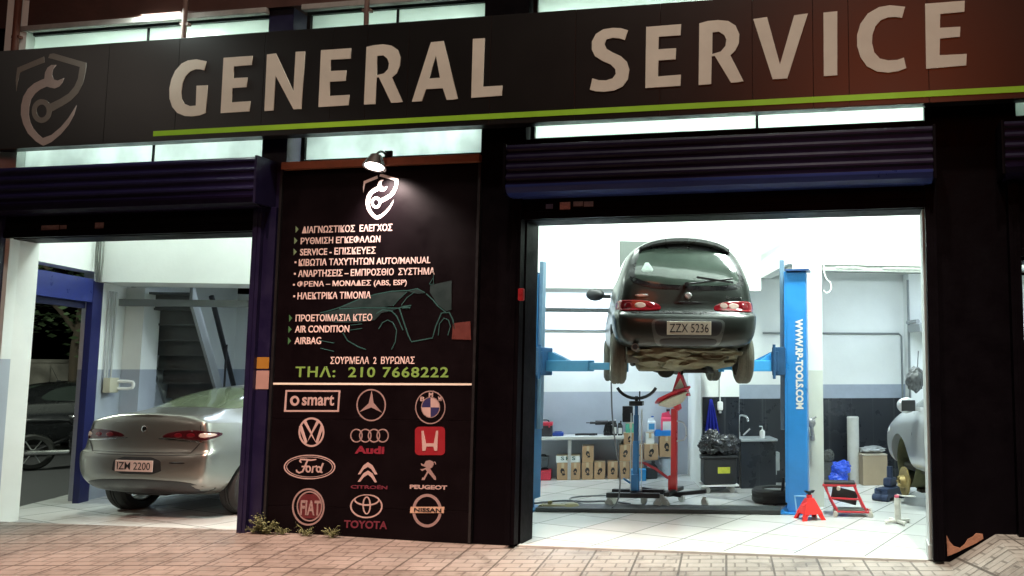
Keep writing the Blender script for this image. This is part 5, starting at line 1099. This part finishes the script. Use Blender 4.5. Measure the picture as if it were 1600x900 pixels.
b=MB(); b.box((0,0,0),(1.1,.5,.12),.02,Matrix.Rotation(R(-8),4,'Y')); b.cyl((-.55,-.2,.02),(-.55,.2,.02),.03); solo('extractor_hood',b,M('hood_grey',(.32,.34,.34),.5,.2),'grey metal hood high on the right hand wall of the rear room','hood',U(11.75,.05,2.42),A18)

# front right of the bay
js=thing('jack_stand','bright red steel jack stand in front of the right lift column','jack stand',atz(1265,811,FZ),R(30)); js.scale=(.92,.92,.68)
b=MB()
for s,q in ((-1,-1),(1,-1),(1,1),(-1,1)): b.poly3([(s*.03,q*.095,.18),(s*.10,q*.095,.16),(s*.16,q*.13,0),(s*.10,q*.13,0)],(0,-q*.012,0)); b.poly3([(s*.095,q*.03,.18),(s*.095,q*.10,.16),(s*.15,q*.14,0),(s*.15,q*.09,0)],(-s*.012,0,0))
b.lathe([(.175,.10),(.062,.345),(.05,.345),(.16,.10)],4,Matrix.Rotation(PI/4,4,'Z'))
b.lathe([(.075,.14),(.05,.34),(.045,.34),(.07,.14)],4,Matrix.Rotation(PI/4,4,'Z')); b.cyl((0,0,.26),(0,0,.40),.036); obj('stand_body',b,M('stand_red',(.75,.03,.025),.35,0,.1,8),js,smooth=False)
b=MB(); b.cyl((0,0,.38),(0,0,.44),.022); b.prism([(-.07,.47),(-.045,.43),(.045,.43),(.07,.47),(.05,.475),(0,.45),(-.05,.475)],(0,-.02,0),(1,0,0),(0,0,1),(0,.04,0)); obj('saddle',b,DARK,js)
b=MB(); b.tube([(-.02,-.05,.30),(-.14,-.06,.24)],.010,8); obj('lever',b,RED,js)
b=MB(); b.tube([(0,0,.0),(-.03,0,.24),(.18,0,.24)],.010,8); b.cyl((0,0,0),(0,0,.03),.02); solo('pale_bracket',b,M('bracket_blue',(.25,.55,.8),.4),'thin light blue angled rod standing between the lift column and jack stand','rod',atz(1249,808,FZ)+Vector((-.02,-.02,0)),0)
cr=thing('folding_creeper','red framed mechanic seat with black padding folded into a Z','creeper',atz(1322,804,FZ),R(3)); cr.scale=(.84,.84,.92)
CRR=M('creeper_red',(.50,.03,.04),.35,0,.12,8); PAD=M('black_padding',(.022,.018,.018),.45,0,.2,9)
q=lambda x,y:((x-625)/7.62/126, (545-y)/7.62/126)    # enlarged photo -> metres on the creeper
top0,top1=q(350,175),q(745,185)
for s in (0,1):
    xa,xb=(-.30,-.13) if s==0 else (.11,.26)
    b=MB(); b.tube([(xa,-.05,.37),(xa+.09,-.10,.20),(xb+.01,-.17,.07)],.016,10); obj('side_frame',b,CRR,cr)
    b=MB(); b.tube([(xa+.02,.10,.36),(xa+.08,.05,.18),(xb-.02,-.02,.07)],.014,10); obj('side_frame',b,CRR,cr)
b=MB(); b.tube([(-.31,-.06,.37),(.14,-.06,.37),(.14,.16,.37),(-.30,.16,.37),(-.31,-.06,.37)],.017,8); obj('top_frame',b,CRR,cr)
b=MB(); b.box((-.085,.05,.395),(.43,.24,.035),.012); obj('seat_pad',b,PAD,cr)
b=MB(); b.box((-.02,.02,.235),(.36,.02,.17),.008,Matrix.Rotation(R(12),4,'Y')); obj('back_pad',b,PAD,cr)
b=MB(); b.tube([(-.22,-.09,.215),(.19,-.09,.205)],.013,8); obj('cross_bar',b,CRR,cr)
b=MB(); b.box((.08,-.06,.075),(.40,.24,.025),.008); obj('lower_pad',b,M('lower_pad',(.08,.085,.07),.5,0,.2,9),cr)
b=MB(); b.tube([(-.14,-.18,.06),(.31,-.18,.06),(.31,.08,.06),(-.14,.08,.06),(-.14,-.18,.06)],.013,8); obj('lower_frame',b,CRR,cr)
for x,y in ((-.15,-.20),(.33,-.20),(-.15,.10),(.33,.10)):
    b=MB(); caster(b,x,y,.032); obj('castor',b,M('castor_cream',(.6,.58,.5),.5),cr)
b=MB(); caster(b,-.10,-.08,.025); bmesh.ops.translate(b.b,vec=(0,0,.31),verts=b.b.verts[:]); obj('castor',b,M('castor_cream'),cr)
bj=thing('bottle_jack','small white trolley jack with pink topped post near the silver car','jack',atz(1402,818,FZ),0)
b=MB()
for a in range(4):
    c,s=math.cos(a*PI/2+.5),math.sin(a*PI/2+.5); b.box((c*.07,s*.07,.03),(.17,.035,.03),.008,a*PI/2+.5); b.cyl((c*.14-.01,s*.14,.022),(c*.14+.01,s*.14,.022),.022)
obj('base',b,M('jack_white',(.6,.6,.55),.5,0,.3,16),bj)
b=MB(); b.box((0,0,.16),(.055,.05,.24),.006); b.box((.0,-.027,.20),(.058,.006,.012)); b.b6(.031,.042,-.02,.02,.05,.27); obj('post',b,M('jack_white'),bj)
b=MB(); b.box((.0,0,.295),(.05,.05,.03),.008); obj('top_cap',b,M('cap_pink',(.55,.10,.16),.4),bj)
b=MB(); b.tube([(.0,0,.315),(.06,0,.30),(.20,0,.298)],.008,8,1); obj('handle',b,M('jack_white'),bj)
# right-hand room: roll, carton, blue bags
p=U(10.22,.25,FZ); 
b=MB(); b.lathe([(0,0),(.088,0),(.09,.02),(.088,.95),(.092,.97),(.08,.985),(.055,.98),(.05,.9),(.0,.9)],28); u_,z_=atv(*f7(330,690),.15); solo('paper_roll',b,M('roll_pale',(.55,.56,.52),.6,0,.12,8),'tall pale roll of covering film standing on end against the black tiles','roll',U(u_,.30,FZ),0)
u0_,u1_,z_,z1_=rect(f7,362,488,535,692,.05)
t=thing('large_carton','plain brown carton on the floor beside the pale roll','carton',U((u0_+u1_)/2,.24,FZ),A18); wd=u1_-u0_; h=z1_-z_
b=MB(); b.b6(-wd/2,wd/2,-.2,.2,0,h,.008); obj('box',b,M('carton_dull',(.30,.24,.16),.8,0,.12,8),t); b=MB(); b.b6(-wd/2-.003,wd/2+.003,-.203,.203,h+.001,h+.02,.004); obj('flap',b,M('flap_pale',(.42,.38,.30),.7),t)
b=MB(); b.blob((0,0,.05),(.20,.14,.055),.3,3,4); b.box((.05,0,.06),(.16,.1,.05),.02); solo('tray_part',b,M('part_grey',(.40,.42,.42),.4,.3,.4,14),'rounded grey car part lying on the brown carton','car part',U((u0_+u1_)/2+.02,.24,FZ+h+.02),A18)
for nm,x,y,z0,sd in (('lower royal blue plastic bag on the floor in front of the black tiles',235,640,0,3),('upper blue plastic bag resting on the lower blue bag',246,575,.15,6)):
    u_,z_=atv(*f7(x,y),.1); b=MB(); b.blob((0,0,.11),(.20,.15,.12),.28,1.6,sd,5); b.blob((.07,0,.16),(.13,.10,.10),.3,2.4,sd+1,5); b.blob((-.09,-.02,.14),(.12,.09,.10),.3,2.2,sd+2,5); solo('blue_bag',b,M('bag_blue',(.02,.08,.58),.3,0,.2,10,.6,20),nm,'bag',U(u_,.12,FZ+z0),A18,'blue plastic bags').scale=(.72,.7,.80)
u_,z_=atv(*f7(175,560),.2); b=MB(); b.box((0,0,.17),(.20,.2,.34),.02); solo('black_canister',b.blob((.0,-.05,.42),(.09,.07,.10),.4,3,7),M('mixed_black',(.05,.055,.05),.5,0,.7,18),'dark bundle on a black box left of the blue bags','canister',U(u_,.20,FZ),A18)
# jack under the silver car and bag hanging above it
u_=0; p=at(1388,760,3.5); b=MB(); b.box((0,0,.10),(.42,.20,.12),.02); b.box((.05,0,.22),(.2,.12,.12),.03); b.cyl((.05,0,.25),(.05,0,.42),.04); b.cyl((-.2,-.11,.045),(-.2,.11,.045),.045); b.cyl((.2,-.11,.045),(.2,.11,.045),.045); b.tube([(-.2,0,.12),(-.5,-.1,.2)],.014,8); solo('trolley_jack',b,M('jack_navy',(.03,.045,.09),.4,.2,.3,10),'dark blue trolley jack under the nose of the silver car','trolley jack',(p.x,p.y,FZ),R(60))
p=at(1430,592,2.9); b=MB(); b.blob((0,0,0),(.11,.08,.15),.25,1.5,11,5); b.tube([(.03,.0,.1),(.05,0,.35)],.006,6); b.tube([(.0,-.05,.02),(.05,-.08,-.04),(.06,-.05,-.12)],.01,6); solo('hanging_bag',b,M('bag_grey',(.07,.075,.08),.5,0,.5,14,.4,25),'dark crumpled grey bag hanging above the silver car mirror','bag',p,A18)
b=MB(); b.tube([(0,0,0),(.0,-.05,.012),(.3,.05,.012)],.01,6) if False else b.cyl((0,0,0),(.001,0,.001),.001) if False else None

# ================================================================== LEFT BAY AND SIDE STREET
# cable bundle at the corner of the mezzanine
b=MB(); q=U(.10,-.06,0)
for k in range(5):
    dx=random.uniform(-.03,.03); b.tube([(q.x+dx,q.y,4.2),(q.x+dx*1.5,q.y-.01,3.6),(q.x+dx*2+.02*math.sin(k),q.y-.02,3.2),(q.x+dx*1.2,q.y,2.86)],.012,8,2)
solo('cable_bundle',b,M('cable_grey',(.20,.21,.19),.5,0,.5,10),'bundle of grey and dark cables running down the corner above the blue post','cables')
jb=thing('junction_box','cream switch box with pale lever on the left wall under the conduits','switch box',U(.02,.44,1.52),A18)
b=MB(); b.box((.05,0,0),(.09,.22,.20),.012); obj('box',b,M('box_cream',(.50,.48,.36),.5),jb); b=MB(); b.tube([(.08,.08,.05),(.26,.10,.05),(.28,.10,.0),(.26,.10,-.05),(.08,.08,-.05)],.022,8,1); obj('lever',b,WHITE,jb)
b=MB(); b.box((.02,0,0),(.035,.14,.16),.006); b.box((.04,0,.02),(.01,.10,.06)); solo('meter_box',b,M('meter_grey',(.30,.32,.34),.5),'small grey plate on the side wall seen between pilaster and stair','plate',U(.005,2.2,1.75),A18)
for nm,u_,z_,wd,h,mt in (('pale door far behind the silver saloon, right of the stair',1.15,FZ,.8,2.05,(.36,.42,.48)),('dark cupboard door far behind the stair',.55,FZ,.5,2.1,(.10,.12,.15))):
    t=thing('inner_door',nm,'door',U(u_+.9,4.47,z_),A18); b=MB(); b.b6(-wd/2,wd/2,-.04,.0,.01,h,.006); obj('leaf',b,M('door_'+('pale' if mt[0]>.2 else 'dark'),mt,.5),t); b=MB(); b.cyl((wd*.38,-.04,1.0),(wd*.38,-.09,1.0),.012); b.tube([(wd*.38,-.09,1.0),(wd*.25,-.09,1.0)],.01,8); obj('handle',b,CHROME,t)
b=MB(); b.b6(-.10,.10,-.006,0,-.13,.13); b.b6(-.07,.07,-.009,-.0065,-.02,.09); solo('notice',b,M('notice_dark',(.10,.11,.13),.5,0,.3,20),'small dark notice on the pale rear wall right of the stair','notice',U(2.55,4.49,1.75),A18)
# street wall, tree, motorcycle outside the left doorway
b=MB(); b.b6(-.15,.15,-5,9,0,1.9); b.b6(-.2,.2,-5,9,1.9,2.0,.02)
for y in range(-4,9,2): b.b6(.15,.20,y-.2,y+.2,0,1.88)
o=solo('garden_wall',b,M('street_wall',(.30,.28,.24),.85,0,.25,3,.3,20),'long pale garden wall across the side street, seen through the left doorway','wall',(-22.5,9.5,-.02),R(-41))
tr=thing('street_tree','dark leafy street tree seen through the left doorway','tree',(-18.0,9.0,-.02))
b=MB(); b.tube([(0,0,0),(.05,.02,1.0),(-.08,.05,2.0),(.1,0,3.0),(.1,.1,4.2)],[.17,.14,.12,.10,.05],12,2); 
for a in range(6): b.tube([(0,0,2.2+.2*a),(math.cos(a*2)*.5,math.sin(a*2)*.5,2.9+.2*a),(math.cos(a*2)*1.1,math.sin(a*2)*1.1,3.3+.25*a)],[.06,.045,.02],8,1)
obj('trunk',b,M('bark',(.06,.045,.03),.9,0,.4,9,.8,20),tr)
b=MB()
for i in range(2600):
    a=random.uniform(0,6.283); k=i%11; cx,cy_,cz=math.cos(k*2)*1.1,math.sin(k*2)*1.1,2.7+.22*k; d=Vector((random.gauss(0,.42),random.gauss(0,.42),random.gauss(0,.34)))
    c=Vector((cx,cy_,cz))+d; s=random.uniform(.05,.11); m=Matrix.Rotation(a,4,'Z')@Matrix.Rotation(random.uniform(-1.2,1.2),4,'X')
    b.b.faces.new([b.b.verts.new(c+m@Vector(v)*s) for v in ((-1,0,0),(0,-.6,.1),(1.2,0,0),(0,.6,.1))])
obj('crown',b,M('tree_leaf',(.06,.10,.04),.7,0,.6,3),tr)
mc=thing('motorcycle','dark motorcycle with a pale number plate parked outside the left doorway','motorcycle',(-14.2,4.75,-.02),R(-42))
for y in (0,1.3):
    b=MB(); b.lathe([(.22,-.05),(.28,-.06),(.31,-.03),(.315,0),(.31,.03),(.28,.06),(.22,.05),(.22,-.05)],28,Matrix.Translation((0,y,.315))@Matrix.Rotation(PI/2,4,'Y')); w_=obj('wheel',b,RUBBER,mc)
    b=MB(); b.cyl((-.04,y,.315),(.04,y,.315),.05)
    for k in range(6): b.tube([(0,y,.315),(0,y+.22*math.cos(k*1.047),.315+.22*math.sin(k*1.047))],.010,6)
    obj('rim',b,STEEL,w_)
b=MB(); b.blob((0,.75,.85),(.17,.32,.16),.1,2,2); b.box((0,.7,.48),(.26,.42,.34),.06); obj('tank',b,M('bike_black',(.02,.02,.022),.25,.2,.2,8,coat=.6),mc)
b=MB(); b.blob((0,.15,.86),(.15,.42,.08),.1,2,4); obj('seat',b,BLK_P,mc)
b=MB(); b.tube([(0,1.3,.32),(0,1.12,.95)],.03,8); b.tube([(-.38,.98,1.12),(-.2,1.05,1.08),(.2,1.05,1.08),(.38,.98,1.12)],.016,8,1); b.tube([(0,0,.32),(0,.4,.5),(0,1.1,.9)],.03,8); obj('frame',b,DARK,mc)
b=MB(); b.blob((0,1.25,.98),(.11,.09,.11),.03,2,1); obj('headlamp',b,CHROME,mc)
b=MB(); b.box((0,-.30,.62),(.20,.01,.18),.004); obj('number_plate',b,M('plate_dim',(.5,.5,.48),.5),mc)
b=MB(); b.tube([(.14,-.3,.32),(.14,.5,.30)],.05,12); obj('exhaust',b,CHROME,mc)
for sx in (-1,1):
    b=MB(); b.tube([(sx*.3,1.0,1.12),(sx*.36,.98,1.26)],.008,6); b.blob((sx*.37,.97,1.30),(.06,.02,.04),.05,2,1); obj('mirror',b,BLK_P,mc)
